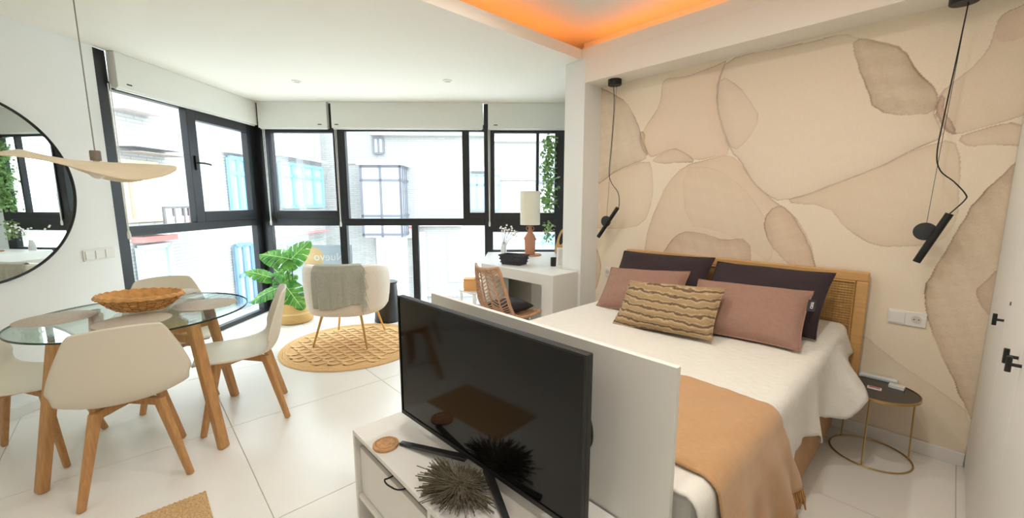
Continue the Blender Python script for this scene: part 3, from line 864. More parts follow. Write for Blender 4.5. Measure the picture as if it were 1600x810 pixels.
# ribbed pad on the far chair
def rib(u, v):
    x, y = (u - .5) * .31, (v - .5) * .27
    e = (1 - abs(2 * u - 1) ** 6) * (1 - abs(2 * v - 1) ** 6)
    return (x, y, .046 * e ** .5 + .006 * math.sin(v * 60) * e)
cu_ = thing('seat_cushion', 'tan ribbed seat cushion on the chair by the window', 'cushion', (-3.735, .14, .466), -PI / 2)
MB().grid(rib, 18, 60).grid(lambda u, v: ((u - .5) * .31, (v - .5) * .27, 0), 2, 2).build('pad', mat('ribbed_pad', (226, 204, 160), .9, bump=.2, bscale=80), cu_, smooth=True)

# placemats
M_mat = mat('placemat_weave', (196, 184, 168), .8, var=.10, scale=90, bump=.3, bscale=220)
def placemat(px, py, r, label):
    p = at_z(px, py, .768)
    o = MB().lathe([(0, .004), (r - .003, .004), (r, .0025), (r, .0005), (r - .003, 0), (0, 0)], 56).build('placemat', M_mat, smooth=True)
    o.location = (p.x, p.y, .7675)
    return tag(o, label, 'placemat', 'round taupe placemats on the glass table')
placemat(322, 476, .165, 'round taupe placemat at the armchair end of glass table')
placemat(208, 502, .165, 'round taupe placemat in front of basket, nearest chair')
placemat(88, 498, .165, 'round taupe placemat at the mirror end of glass table')
placemat(272, 458, .140, 'round taupe placemat behind basket by the window')

# wicker basket
bp_ = at_z(222, 484, .772)
BKX, BKY = bp_.x, bp_.y
M_wick = mat('wicker', (224, 168, 102), .6, var=.18, scale=30, bump=.2, bscale=120)
M_wick2 = mat('wicker_dark', (180, 120, 64), .6, var=.18, scale=30)
bask = thing('wicker_basket', 'oval honey wicker bowl basket on glass table', 'basket', (BKX, BKY, .772), YAW + .06)
prof = [(.085, .004), (.105, .012), (.135, .035), (.16, .062), (.178, .092)]
inner = [(r - .006, z + .003) for r, z in prof]
BSX, BSY = 1.2, .86
MB().lathe([(0, .004)] + prof + inner[::-1] + [(0, .009)], 64, sx=BSX, sy=BSY).build('bowl', M_wick, bask, smooth=True)
for k, (r, z) in enumerate([(.104, .011), (.122, .024), (.138, .038), (.151, .052), (.163, .067), (.172, .081)]):
    MB().path([((r + .002) * BSX * math.cos(t), (r + .002) * BSY * math.sin(t), z + .0025 * math.sin(14 * t + k * PI)) for t in [2 * PI * i / 84 for i in range(84)]], .0052, 6, closed=True).build('woven_ring', M_wick, bask, smooth=True)
st = MB()
for i in range(28):
    t = 2 * PI * i / 28
    st.path([((r + .004) * BSX * math.cos(t), (r + .004) * BSY * math.sin(t), z) for r, z in prof], .0035, 5)
st.build('stakes', M_wick2, bask, smooth=True)
for dr, dz in ((0, 0), (.006, -.008)):
    MB().path([((.18 + dr) * BSX * math.cos(t), (.18 + dr) * BSY * math.sin(t), .095 + dz + .003 * math.sin(26 * t)) for t in [2 * PI * i / 120 for i in range(120)]], .007, 6, closed=True).build('rim_braid', M_wick, bask, smooth=True)
for k, (dx, dy, lab) in enumerate(((-.075, -.07, 'tan oval roll in wicker basket, on the mirror side'), (.03, -.085, 'tan oval roll in wicker basket, on the armchair side'))):
    c0, s0 = math.cos(YAW), math.sin(YAW)
    o = MB().lathe([(.0, 0), (.012, .003), (.03, .014), (.036, .03), (.03, .045), (.012, .054), (0, .056)], 20, sx=1.5).build('bread_roll', mat('roll_crust', (222, 172, 104), .6, var=.1, scale=20), smooth=True)
    o.location = (BKX + dx * c0 - dy * s0, BKY + dx * s0 + dy * c0, .806); o.rotation_euler = (0, 0, YAW + .3 * k)
    tag(o, lab, 'bread', 'rolls in the wicker basket')

# wavy pendant over the table
LPD = 2.25
axd = Vector((-math.sin(YAW), math.cos(YAW), 0))
rr = ray(150, 250); lp = CAMP + rr * (LPD / rr.dot(axd))
pend = thing('pendant_lamp', 'wavy cream sheet pendant lamp hanging over glass table', 'lamp', (lp.x, lp.y, 0), YAW)
lz = lp.z
MB().path([(0, 0, lz + .04), (0, 0, CZ - .02)], .0028, 6).build('cord', mat('grey_cord', (150, 146, 138), .7), pend)
MB().lathe([(0, 0), (.045, 0), (.045, -.022), (0, -.022)], 24, (0, 0, CZ - .0005)).build('canopy', M_white, pend, smooth=True)
MB().lathe([(0, .052), (.020, .052), (.023, .048), (.023, 0), (0, 0)], 20, (0, 0, lz - .004)).build('lamp_holder', mat('pewter', (132, 122, 108), .5, metal=.4, var=.15, scale=30), pend, smooth=True)
def shade(u, v):
    t, r = 2 * PI * u, v
    R = .36 * (1 + .05 * math.sin(3 * t + 1) + .04 * math.sin(5 * t))
    x, y = R * r * math.cos(t) - .025 * r, R * r * math.sin(t) * .80
    w = r ** 1.7
    z = lz - .012 + w * (.040 * math.sin(2 * t + .5) + .030 * math.sin(3 * t - .8) - .034 * math.cos(t) - .02 * math.sin(t + .6)) - .025 * r * r
    return (x, y, z)
M_shade = mat('veneer_shade', (238, 222, 192), .6, var=.05, scale=12)
MB().grid(shade, 96, 22, wrap=True).build('shade', M_shade, pend, smooth=True, solid=.004, weld=True)
MB().lathe([(.0, -.10)] + [(.036 * math.sin(a), -.064 - .036 * math.cos(a)) for a in [PI * i / 12 for i in range(1, 11)]] + [(.013, -.02), (.013, -.005)], 20, (0, 0, lz)).build('bulb', mat('opal_glass', (248, 244, 232), .25), pend, smooth=True)

# jute mat at the lower left
jm = MB()
jx1, jy1 = at_z(322, 770).x, at_z(322, 770).y
def jute(u, v):
    x, y = jx1 + u * .7, jy1 - v * .5
    e = min(u, v, 1 - u, 1 - v)
    return (x, y, .010 + .004 * math.sin(x * 330) * math.sin(y * 330))
jm.grid(jute, 130, 80)
jm.box(jx1, jx1 + .7, jy1 - .5, jy1, .0005, .0085)
o = jm.build('jute_mat', mat('jute_weave', (206, 170, 122), .9, var=.28, scale=110, bump=.3, bscale=200), smooth=True)
tag(o, 'rectangular woven jute mat at the lower left edge', 'mat')
# ------------------------------------------------------------------ round rug with scalloped weave
RC, RR = Vector((-3.924, 1.516, 0)), .665
M_jrug = wave_mat('rug_braid', (222, 172, 112), (240, 200, 144), 60, 'X', .9, 2.0, .3)
M_jrug.node_tree.nodes['Wave Texture'].wave_type = 'RINGS'
M_jrug.node_tree.nodes['Wave Texture'].rings_direction = 'Z'
M_jrug2 = mat('rug_scallop', (234, 192, 136), .9, var=.08, scale=60, bump=.4, bscale=150)
rug = thing('round_rug', 'round natural jute rug with scalloped pattern under armchair', 'rug', RC)
MB().lathe([(0, .0005), (RR, .0005), (RR + .004, .005), (RR - .004, .010), (.0, .010)], 96).build('base', M_jrug, rug, smooth=True)
for k in range(4):
    r_ = RR - .01 - k * .018
    MB().lathe([(r_ - .008, .010), (r_ - .004, .0145), (r_ + .004, .0145), (r_ + .008, .010)], 96).build('edge_braid', M_jrug2, rug, smooth=True)
# one scallop: tilted half-disc with a rolled edge
scl = MB()
n = 10
RS = .068
vs_ = []
for ri, rad in enumerate((0.0, .5, .8, .95, 1.0)):
    for i in range(n + 1):
        a = -PI / 2 - PI * .52 + (PI * 1.04) * i / n
        zz = (.003, .008, .013, .015, .0112)[ri]
        vs_.append((RS * rad * math.cos(a), RS * rad * math.sin(a), zz))
fs_ = []
for j in range(4):
    for i in range(n):
        fs_.append((j * (n + 1) + i, j * (n + 1) + i + 1, (j + 1) * (n + 1) + i + 1, (j + 1) * (n + 1) + i))
scl.add(vs_, fs_)
gapm = MB()  # dark strips painted as shade in the gaps under scallop edges
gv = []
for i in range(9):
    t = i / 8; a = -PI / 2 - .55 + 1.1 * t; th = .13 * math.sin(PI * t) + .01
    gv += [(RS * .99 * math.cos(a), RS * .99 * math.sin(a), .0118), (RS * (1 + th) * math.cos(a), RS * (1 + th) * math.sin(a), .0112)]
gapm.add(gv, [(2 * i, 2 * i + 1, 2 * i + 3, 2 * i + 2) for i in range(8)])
M_gapshade = mat('rug_gap_shade', (108, 66, 34), 1.0)
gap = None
proto = None
ang = YAW
row = 0
y = -.62
while y < .62:
    x = -.66 + (RS * .98 if row % 2 else 0)
    while x < .68:
        if math.hypot(x, y - .03) < RR - .105:
            if proto is None:
                proto = scl.build('scallop', M_jrug2, rug, smooth=True); o = proto
            else:
                o = proto.copy(); COL.objects.link(o)
            a = ang
            o.location = (x * math.cos(a) - y * math.sin(a), x * math.sin(a) + y * math.cos(a), .004)
            o.rotation_euler = (0, 0, a + random.uniform(-.12, .12))
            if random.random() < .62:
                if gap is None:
                    gap = gapm.build('gap_shade', M_gapshade, rug); o2 = gap
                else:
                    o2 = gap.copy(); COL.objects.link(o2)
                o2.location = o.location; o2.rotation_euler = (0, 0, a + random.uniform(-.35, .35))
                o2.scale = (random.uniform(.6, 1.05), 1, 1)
        x += RS * 1.96
    y += RS * 1.02
    row += 1

# ------------------------------------------------------------------ armchair with throw
AC = Vector((-4.062, 1.54, 0))
AROT = math.atan2(.41, -.43) - PI / 2           # local +Y looks toward the window
arm = thing('armchair', 'cream barrel armchair with gold legs on the round rug', 'armchair', (AC.x, AC.y, .023), AROT)
def sup(a, rx, ry, p=2.5):
    c, s = math.cos(a), math.sin(a)
    k = (abs(c) ** p + abs(s) ** p) ** (-1 / p)
    return (rx * k * c, ry * k * s)
OUT = [(.285, .305), (.335, .320), (.362, .36), (.376, .45), (.384, .56), (.386, .68), (.382, .745), (.368, .785), (.345, .797), (.322, .785), (.308, .745), (.304, .60), (.302, .40)]
A0, A1 = -PI / 2 - 2.15, -PI / 2 + 2.15
def ashell(u, v):
    a = A0 + (A1 - A0) * u
    x = v * (len(OUT) - 1); i = min(int(x), len(OUT) - 2); f = x - i
    r = OUT[i][0] * (1 - f) + OUT[i + 1][0] * f
    z = OUT[i][1] * (1 - f) + OUT[i + 1][1] * f
    side = abs(u * 2 - 1)
    drop = .085 * max(0, (side - .42) / .58) ** 1.3
    if side > .9:
        r = .345 + (r - .345) * math.sqrt(max(0, 1 - ((side - .9) / .1) ** 2))
    zz = z - drop * max(0, (z - .42) / .38)
    px, py = sup(a, r, r)
    return (px, py, zz)
MB().grid(ashell, 72, 36).build('back_shell', M_boucle, arm, smooth=True)
MB().lathe([(0, .30), (.28, .303), (.30, .32), (.30, .40), (0, .40)], 48).build('seat_base', M_boucle, arm, smooth=True)
MB().lathe([(0, .40), (.27, .40), (.295, .415), (.30, .44), (.29, .465), (.25, .482), (0, .487)], 48).build('seat_cushion', M_boucle, arm, smooth=True)
for (fx, fy) in ((-4.069, 1.145), (-3.625, 1.525), (-4.094, 1.942), (-4.461, 1.547)):
    d = Vector((fx, fy, 0)) - AC
    c, s = math.cos(-AROT), math.sin(-AROT)
    l = Vector((d.x * c - d.y * s, d.x * s + d.y * c, 0)) * .93
    MB().tube(l, l * .70 + Vector((0, 0, .325)), .0085, .0135, 12).build('leg', M_gold, arm, smooth=True)
# throw over the back
thr = thing('throw_blanket', 'sage grey fringed throw draped over armchair back', 'blanket', (AC.x, AC.y, .023), AROT)
def drape(u, v):
    # u across (angle), v from inside bottom over the rim and down the outside
    a = -PI / 2 - .42 + u * 1.12
    path = [(.296, .62), (.298, .70), (.300, .755), (.318, .800), (.346, .815), (.378, .803), (.400, .755), (.405, .66), (.403, .56), (.400, .48), (.397, .425)]
    x = v * (len(path) - 1); i = min(int(x), len(path) - 2); f = x - i
    r = path[i][0] * (1 - f) + path[i + 1][0] * f
    z = path[i][1] * (1 - f) + path[i + 1][1] * f
    if v > .5:
        z -= (v - .5) * (.05 * math.sin(u * 5 + .4))
        r += (v - .5) * .022 * (math.sin(u * 26 + v * 3) + .6 * math.sin(u * 47 + 1))
    px, py = sup(a, r, r)
    return (px, py, z)
M_throw = mat('sage_throw', (176, 176, 160), .95, var=.08, scale=50, bump=.25, bscale=220, sheen=.3)
MB().grid(drape, 60, 50).build('cloth', M_throw, thr, smooth=True, solid=.005, soffs=1)
fr = MB()
for k in range(90):
    v = .42 + .55 * random.random()
    p0 = Vector(drape(.90 + .10 * random.random(), v)); o_ = Vector((p0.x, p0.y, 0)).normalized()
    L = random.uniform(.06, .13)
    p1 = p0 + o_ * .012 + Vector((random.uniform(-.005, .03), 0, -.35 * L))
    p2 = p1 + o_ * .002 + Vector((random.uniform(-.01, .025), 0, -L * .7))
    fr.path([p0, p1, p2], .0024, 4)
fo = fr.build('fringe', mat('throw_fringe', (196, 194, 178), .95), thr)
fo['kind'] = 'stuff'

# ------------------------------------------------------------------ black drum side table behind armchair
o = thing('side_table', 'black tapered drum side table behind the cream armchair', 'side table', (-4.478, 2.138, 0))
MB().lathe([(.0, .0), (.145, 0), (.15, .008), (.118, .44), (.112, .452), (0, .452)], 40).build('drum', mat('black_lacquer', (36, 36, 40), .35), o, smooth=True)
MB().lathe([(0, .452), (.126, .452), (.130, .457), (.130, .470), (.126, .475), (0, .475)], 40).build('top', mat('black_lacquer', (36, 36, 40), .35), o, smooth=True)

# ------------------------------------------------------------------ potted monstera
PC = Vector((-5.20, 1.32, 0))
plant = thing('potted_monstera', 'monstera plant in tan basket pot in the window corner', 'plant', PC)
M_pot = wave_mat('woven_pot', (218, 170, 98), (238, 198, 132), 26, 'Z', .8, .6, .5)
pt = MB().lathe([(0, .0), (.17, 0), (.195, .02), (.208, .07), (.208, .13), (.198, .19), (.186, .235), (.180, .242), (.172, .235), (.178, .20), (0, .20)], 48)
po_ = pt.build('pot', M_pot, plant, smooth=True)
MB().lathe([(.2075, .112), (.212, .118), (.212, .128), (.2075, .134)], 48).build('pot_band', mat('pot_band', (236, 206, 150), .8), po_, smooth=True)
MB().lathe([(0, .205), (.10, .207), (.176, .202)], 32).build('soil', mat('soil', (84, 56, 36), 1.0, var=.4, scale=60, bump=.6, bscale=90), plant, smooth=True)
def leaf_mat():
    m = bpy.data.materials.new('monstera_leaf'); m.use_nodes = True
    nt = m.node_tree; b = nt.nodes['Principled BSDF']
    b.inputs['Roughness'].default_value = .35
    tc = nt.nodes.new('ShaderNodeTexCoord'); nz = nt.nodes.new('ShaderNodeTexNoise'); nz.inputs['Scale'].default_value = 9
    nt.links.new(tc.outputs['Object'], nz.inputs['Vector'])
    rp = nt.nodes.new('ShaderNodeValToRGB')
    rp.color_ramp.elements[0].position = .35; rp.color_ramp.elements[0].color = srgb(58, 128, 46)
    rp.color_ramp.elements[1].position = .68; rp.color_ramp.elements[1].color = srgb(126, 192, 84)
    nt.links.new(nz.outputs['Fac'], rp.inputs['Fac'])
    nt.links.new(rp.outputs['Color'], b.inputs['Base Color'])
    tl = nt.nodes.new('ShaderNodeBsdfTranslucent'); nt.links.new(rp.outputs['Color'], tl.inputs['Color'])
    mx = nt.nodes.new('ShaderNodeMixShader'); mx.inputs['Fac'].default_value = .35
    nt.links.new(b.outputs['BSDF'], mx.inputs[1]); nt.links.new(tl.outputs['BSDF'], mx.inputs[2])
    nt.links.new(mx.outputs['Shader'], nt.nodes['Material Output'].inputs['Surface'])
    MATS['monstera_leaf'] = m
    return m
M_leaf = leaf_mat()
M_vein = mat('leaf_vein', (196, 226, 160), .5)
M_stem = mat('plant_stem', (70, 70, 44), .6)
def leaf(base, tip, nrm, width, seed):
    """heart-shaped split leaf from stem joint to tip"""
    base, tip, nrm = Vector(base), Vector(tip), Vector(nrm).normalized()
    ax = tip - base; L = ax.length; ax.normalize()
    sd = ax.cross(nrm).normalized(); nrm = sd.cross(ax).normalized()
    rnd = random.Random(seed)
    nsl = 5
    NU, NV = 24, 60
    def hw(t):
        return width * (max(0, math.sin(PI * min(1, t * .90 + .10)) ** .62) * (1.22 - .45 * t) + .04 * (1 - t))
    def fn(u, v):
        s = u * 2 - 1
        w = hw(v) * .5
        back = .13 * L * abs(s) ** 1.2 * (1 - v) ** 3
        drop = -.16 * L * v * v - .25 * width * abs(s) ** 1.7 * .5
        p = base + ax * (L * v + .10 * L * abs(s) * (1 - v) - back * 2.0) + sd * (s * w) + nrm * (drop + .005 * math.sin(v * 33) * abs(s))
        return p
    def keep(u, v):
        s = abs(u * 2 - 1)
        if v < .24 or v > .9 or s < .42: return True
        ph = (v * 5.2 - s * .45 + (.2 if u > .5 else 0)) % 1.0
        return ph > .13
    lf = MB().grid(fn, NU, NV, keep=keep).build('leaf', M_leaf, plant, world=True, smooth=True)
    vn = MB()
    vn.path([fn(.5, t / 8) + nrm * .002 for t in range(9)], [.004] * 7 + [.002, .001], 5)
    for k in range(4):
        t0 = .12 + k * .18
        for u1 in (.12, .88):
            vn.path([fn(.5, t0) + nrm * .002, fn(.5 + (u1 - .5) * .5, min(1, t0 + .08)) + nrm * .003, fn(u1, min(1, t0 + .14)) + nrm * .003], .0018, 4)
    v_ = vn.build('vein', M_vein, None, smooth=True)
    v_.data.transform(Matrix.Translation(-PC)); v_.parent = lf
    return lf
PN = -NB                                             # toward the room
def LP(px, py, dd=0.0):                              # point on the plant's plane, dd toward the viewer
    return at_plane(px, py, PC + axd * (-dd), axd)
toc = -axd + Vector((0, 0, .35))
root = Vector((PC.x, PC.y, .20))
LEAVES = [  # joint px, tip px, depth offset joint/tip, normal tilt, width
    ((457, 406), (404, 393), .03, .10, (.0, .9), .27, 1),
    ((447, 414), (478, 378), .02, .06, (.1, .35), .24, 2),
    ((424, 434), (384, 421), .05, .16, (-.1, .9), .17, 3),
    ((426, 440), (447, 410), -.02, -.06, (-.9, .2), .13, 4),
    ((438, 446), (462, 430), -.08, -.12, (.2, .5), .17, 5),
    ((436, 450), (388, 468), .05, .20, (-.3, .8), .20, 6),
    ((447, 448), (472, 482), .12, .20, (.3, .30), .27, 7),
    ((452, 440), (424, 418), -.14, -.2, (-.3, .6), .16, 8)]
for (j, t, dj, dt, (nx_, nz_), w, sd_) in LEAVES:
    pj, ptp = LP(*j, dj), LP(*t, dt)
    nrm = -axd * .8 + RT * nx_ + Vector((0, 0, nz_))
    leaf(pj, ptp, nrm, w, sd_)
    mid = root.lerp(pj, .55) + Vector((0, 0, .06)) - axd * .01
    MB().path([root + (pj - root) * .0, root.lerp(mid, .6), mid, pj], [.008, .007, .006, .004], 6).build('stem', M_stem, plant, world=True, smooth=True)

# ------------------------------------------------------------------ desk corner
DZ = .785
desk = thing('desk', 'white built-in corner desk beside the pillar', 'desk', (-2.9, 3.0, 0))
back0 = BW(2.78, 0, -.02); back1 = BW(3.75, 0, -.02)
F0, F1 = (-3.235, 2.575), (-2.262, 2.575)
top = [F0, F1, (-2.262, 2.912), (-2.462, 2.912), (-2.462, 3.12), (-2.53, 3.22), (-3.25, 3.92), (-3.88, 3.20)]
MB().prism(top, DZ - .10, DZ).build('worktop', M_white, desk, world=True, bevel=.003)
MB().box(F0[0], F0[0] + .09, F0[1], F0[1] + .30, 0, DZ - .10).build('leg_panel', M_white, desk, world=True, bevel=.003)
MB().box(F1[0] - .13, F1[0], F1[1], 2.912, 0, DZ - .10).build('leg_panel', M_white, desk, world=True, bevel=.003)
MB().hexa([(F0[0], F0[1] + .30, 0), (F0[0] + .03, F0[1] + .30, 0), (-3.82, 3.22, 0), (-3.86, 3.20, 0), (F0[0], F0[1] + .30, DZ - .1), (F0[0] + .03, F0[1] + .30, DZ - .1), (-3.82, 3.22, DZ - .1), (-3.86, 3.20, DZ - .1)]).build('side_panel', M_white, desk, world=True)
MB().hexa([(-3.80, 3.24, 0), (-3.78, 3.20, 0), (-2.48, 3.20, 0), (-2.48, 3.24, 0), (-3.80, 3.24, DZ - .1), (-3.78, 3.20, DZ - .1), (-2.48, 3.20, DZ - .1), (-2.48, 3.24, DZ - .1)]).build('back_panel', mat('desk_back', (222, 214, 200), .6), desk, world=True)
MB().box(-3.05, -2.75, 3.12, 3.195, .05, .62).build('pedestal_door', M_white, desk, world=True, bevel=.003)

# desk chair: rattan shell on white wire legs
DCP = (-2.56, 2.33, 0); DCR = -.05
dch = thing('rattan_chair', 'woven rattan chair with white metal legs at the desk', 'chair', DCP, DCR)
M_rat = mat('rattan', (196, 152, 118), .6, var=.12, scale=30)
def rsh(u, v):
    s = u * 2 - 1
    P = [(.20, .455, .20), (.08, .44, .215), (-.06, .44, .22), (-.15, .47, .22), (-.20, .55, .215), (-.235, .68, .195), (-.265, .82, .165), (-.275, .865, .15)]
    x = v * (len(P) - 1); i = min(int(x), len(P) - 2); f = x - i
    y, z, w = (P[i][k] * (1 - f) + P[i + 1][k] * f for k in range(3))
    return (s * w, y + .05 * abs(s) ** 2 * min(1, v * 1.6), z + .02 * abs(s) ** 2)
outl = [rsh(0, t / 24) for t in range(25)] + [rsh(t / 10, 1) for t in range(1, 11)] + [rsh(1, 1 - t / 24) for t in range(1, 25)] + [rsh(1 - t / 10, 0) for t in range(1, 10)]
MB().path(outl, .014, 8, closed=True).build('rim', M_rat, dch, smooth=True)
for k in range(1, 5):
    MB().path([Vector(rsh(k / 5, t / 24)) for t in range(25)], .007, 6).build('rib', M_rat, dch, smooth=True)
for k in range(34):
    v = .02 + k * .96 / 34
    for half in range(5):
        u0, u1 = half / 5, (half + 1) / 5
        um = (u0 + u1) / 2
        sg = .035 if half % 2 else -.035
        MB().path([rsh(u0, min(1, max(0, v + sg))), rsh(um, v), rsh(u1, min(1, max(0, v - sg)))], .0042, 5).build('weave_strand', M_rat, dch, smooth=True) if False else None
wv = MB()
for k in range(30):
    v = .03 + k * .94 / 30
    for half in range(5):
        u0, u1 = half / 5, (half + 1) / 5
        sg = .022 if half % 2 else -.022
        wv.path([rsh(u0, min(1, max(0, v + sg))), rsh((u0 + u1) / 2, v), rsh(u1, min(1, max(0, v - sg)))], .0048, 5)
w_ = wv.build('weave', M_rat, dch, smooth=True); w_['kind'] = 'stuff'
for sx in (-1, 1):
    for y0, y1 in ((.13, .21), (-.10, -.22)):
        MB().tube((sx * .13, y0, .43), (sx * .20, y1, .0), .008, .007, 10).build('leg', M_white, dch, smooth=True)
MB().path([(-.13, .13, .43), (.13, .13, .43), (.13, -.10, .43), (-.13, -.10, .43)], .008, 8, closed=True).build('seat_frame', M_white, dch, smooth=True)
def pillow_mesh(w, h, th, seed=0, pinch=.06, wr=.006):
    rnd = random.Random(seed); p1, p2 = rnd.uniform(0, 6), rnd.uniform(0, 6)
    mb = MB()
    for sg in (1, -1):
        def fn(u, v):
            a, b = u * 2 - 1, v * 2 - 1
            ew = 1 - pinch * (1 - abs(b) ** 2.5) * 1.0
            eh = 1 - pinch * (1 - abs(a) ** 2.5) * 1.0
            t = max(0, (1 - abs(a) ** 3.2)) ** .55 * max(0, (1 - abs(b) ** 3.2)) ** .55
            n = wr * (math.sin(a * 6 + p1 + b * 3) + .7 * math.sin(b * 9 + p2 - a * 4)) * t
            return (a * w / 2 * ew, sg * (t * th / 2 + n * .5), b * h / 2 * eh)
        mb.grid(fn, 32, 24)
    return mb
# dark cushion on the rattan chair
o = pillow_mesh(.32, .32, .10, 5).build('seat_pillow', mat('charcoal_fabric', (40, 38, 40), .9), smooth=True, weld=True)
o.location = (DCP[0], DCP[1] + .01, .516); o.rotation_euler = (PI / 2, 0, DCR)
tag(o, 'charcoal pillow lying on the rattan desk chair', 'cushion')

# things on the desk
def woven_box(name, label, loc, rz, w, d, h, m, cat='basket'):
    r = thing(name, label, cat, loc, rz)
    body = MB()
    t = .006
    def ringv(z, k): return [(-w / 2 * k, -d / 2 * k, z), (w / 2 * k, -d / 2 * k, z), (w / 2 * k, d / 2 * k, z), (-w / 2 * k, d / 2 * k, z)]
    vs_ = ringv(0, .82) + ringv(h, 1) + ringv(h, .94) + ringv(.01, .78)
    body.add(vs_, [(0, 1, 2, 3)] + [(i, (i + 1) % 4, 4 + (i + 1) % 4, 4 + i) for i in range(4)] + [(4 + i, 4 + (i + 1) % 4, 8 + (i + 1) % 4, 8 + i) for i in range(4)] + [(8 + i, 8 + (i + 1) % 4, 12 + (i + 1) % 4, 12 + i) for i in range(4)] + [(12, 13, 14, 15)])
    body.build('body', m, r)
    for k in range(6):
        z = h * (k + .5) / 6; q = .82 + .18 * z / h
        pts = []
        for (ax_, ay_), (bx_, by_) in zip(((-1, -1), (1, -1), (1, 1), (-1, 1)), ((1, -1), (1, 1), (-1, 1), (-1, -1))):
            for i in range(10):
                f = i / 10
                wob = .004 * (1 if (i + k) % 2 else -1)
                px, py = ax_ + (bx_ - ax_) * f, ay_ + (by_ - ay_) * f
                pts.append((px * (w / 2 * q + wob), py * (d / 2 * q + wob), z))
        MB().path(pts, h / 13, 5, closed=True).build('woven_band', m, r, smooth=True)
    return r
p = at_z(803, 413, DZ)
woven_box('storage_basket', 'dark grey woven basket on the desk behind rattan chair', (p.x, p.y, DZ), .25, .25, .16, .10, mat('dark_weave', (62, 62, 66), .7, var=.35, scale=40))
p = at_z(828, 399, DZ)
lampt = thing('table_lamp', 'terracotta bottle table lamp with tall white shade on desk', 'lamp', (p.x, p.y, DZ), .3)
M_terra = mat('terracotta', (196, 138, 106), .75, var=.06, scale=14)
MB().lathe([(0, 0), (.13, 0), (.135, .006), (.13, .012), (0, .012)], 40).build('dish', M_terra, lampt, smooth=True)
MB().lathe([(0, .012), (.052, .012), (.056, .02), (.062, .14), (.064, .19), (.054, .225), (.032, .262), (.022, .29), (.020, .34), (.0, .34)], 32).build('bottle', M_terra, lampt, smooth=True)
for sx in (-1, 1):
    MB().path([(sx * .022, 0, .335), (sx * .045, 0, .33), (sx * .050, 0, .31), (sx * .040, 0, .292), (sx * .024, 0, .29)], .006, 8).build('handle', M_terra, lampt, smooth=True)
    MB().path([(sx * .052, 0, .225), (sx * .066, 0, .205), (sx * .078, 0, .185), (sx * .062, 0, .182)], .007, 8).build('shoulder_lug', M_terra, lampt, smooth=True)
M_lsh = mat('linen_shade', (244, 236, 216), .8, bump=.1, bscale=200)
MB().lathe([(.112, .355), (.114, .355), (.114, .735), (.112, .735), (.111, .545)], 48).build('shade', M_lsh, lampt, smooth=True)
MB().tube((0, 0, .33), (0, 0, .70), .006, .006, 8).build('rod', M_brass, lampt)
for a in (0, 2 * PI / 3, 4 * PI / 3):
    MB().tube((0, 0, .69), (.112 * math.cos(a), .112 * math.sin(a), .725), .0025, .0025, 6).build('shade_ring', M_brass, lampt)
p = at_z(785, 394, DZ); p = Vector((-3.70, 3.30, DZ))
vase = thing('flower_vase', 'slim glass vase of dried cotton stems on the desk', 'vase', p)
MB().lathe([(0, 0), (.034, 0), (.037, .01), (.034, .07), (.022, .105), (.020, .13), (.017, .13), (.019, .105), (.030, .07), (.03, .012), (0, .012)], 28).build('glass_body', mat('frosted_glass', (226, 228, 224), .2), vase, smooth=True)
rnd = random.Random(4)
tw = MB(); bud = MB()
for k in range(9):
    a = rnd.uniform(0, 2 * PI); ln = rnd.uniform(.10, .22); hz = rnd.uniform(.22, .36)
    e = Vector((ln * math.cos(a), ln * math.sin(a), hz)); mid = Vector((e.x * .35, e.y * .35, hz * .6))
    tw.path([(0, 0, .03), mid, e], .0022, 5)
    for t in (1.0, .82, .66):
        q = mid.lerp(e, t) + Vector((rnd.uniform(-.02, .02), rnd.uniform(-.02, .02), rnd.uniform(-.01, .02)))
        bud.lathe([(0, -.010), (.009, -.006), (.012, .0), (.008, .009), (0, .012)], 8, q)
tw.build('twigs', mat('twig', (120, 100, 80), .8), vase, smooth=True)
b_ = bud.build('blossoms', mat('cotton', (246, 242, 234), .9), vase, smooth=True); b_['kind'] = 'stuff'
# photo frame, candle, wooden board near the pillar
p = at_z(880, 419, DZ)
pf = thing('photo_frame', 'small white photo frame leaning on the desk by the pillar', 'picture frame', (p.x - .02, p.y + .02, DZ), .55)
def tilt(mb, ang):
    c, s = math.cos(ang), math.sin(ang)
    mb.v = [(x, y * c + z * s, -y * s + z * c) for x, y, z in mb.v]
    return mb
w, h = .135, .19
fr_ = MB().box(-w / 2, w / 2, 0, .018, 0, .018).box(-w / 2, w / 2, 0, .018, h - .018, h).box(-w / 2, -w / 2 + .018, 0, .018, .018, h - .018).box(w / 2 - .018, w / 2, 0, .018, .018, h - .018)
tilt(fr_, .22).build('frame', M_white, pf)
tilt(MB().box(-w / 2 + .016, w / 2 - .016, .010, .014, .016, h - .016), .22).build('photo', mat('pale_photo', (222, 220, 214), .4, var=.08, scale=14), pf)
p = at_z(866, 417, DZ)
cd = thing('candle_jar', 'small black candle jar beside the photo frame', 'candle', (p.x - .03, p.y + .03, DZ))
MB().lathe([(0, 0), (.032, 0), (.034, .004), (.034, .082), (.030, .082), (.030, .06), (0, .06)], 28).build('jar', M_black, cd, smooth=True)
MB().lathe([(.0, .061), (.029, .061)], 20).build('wax', mat('wax', (230, 224, 210), .6), cd)
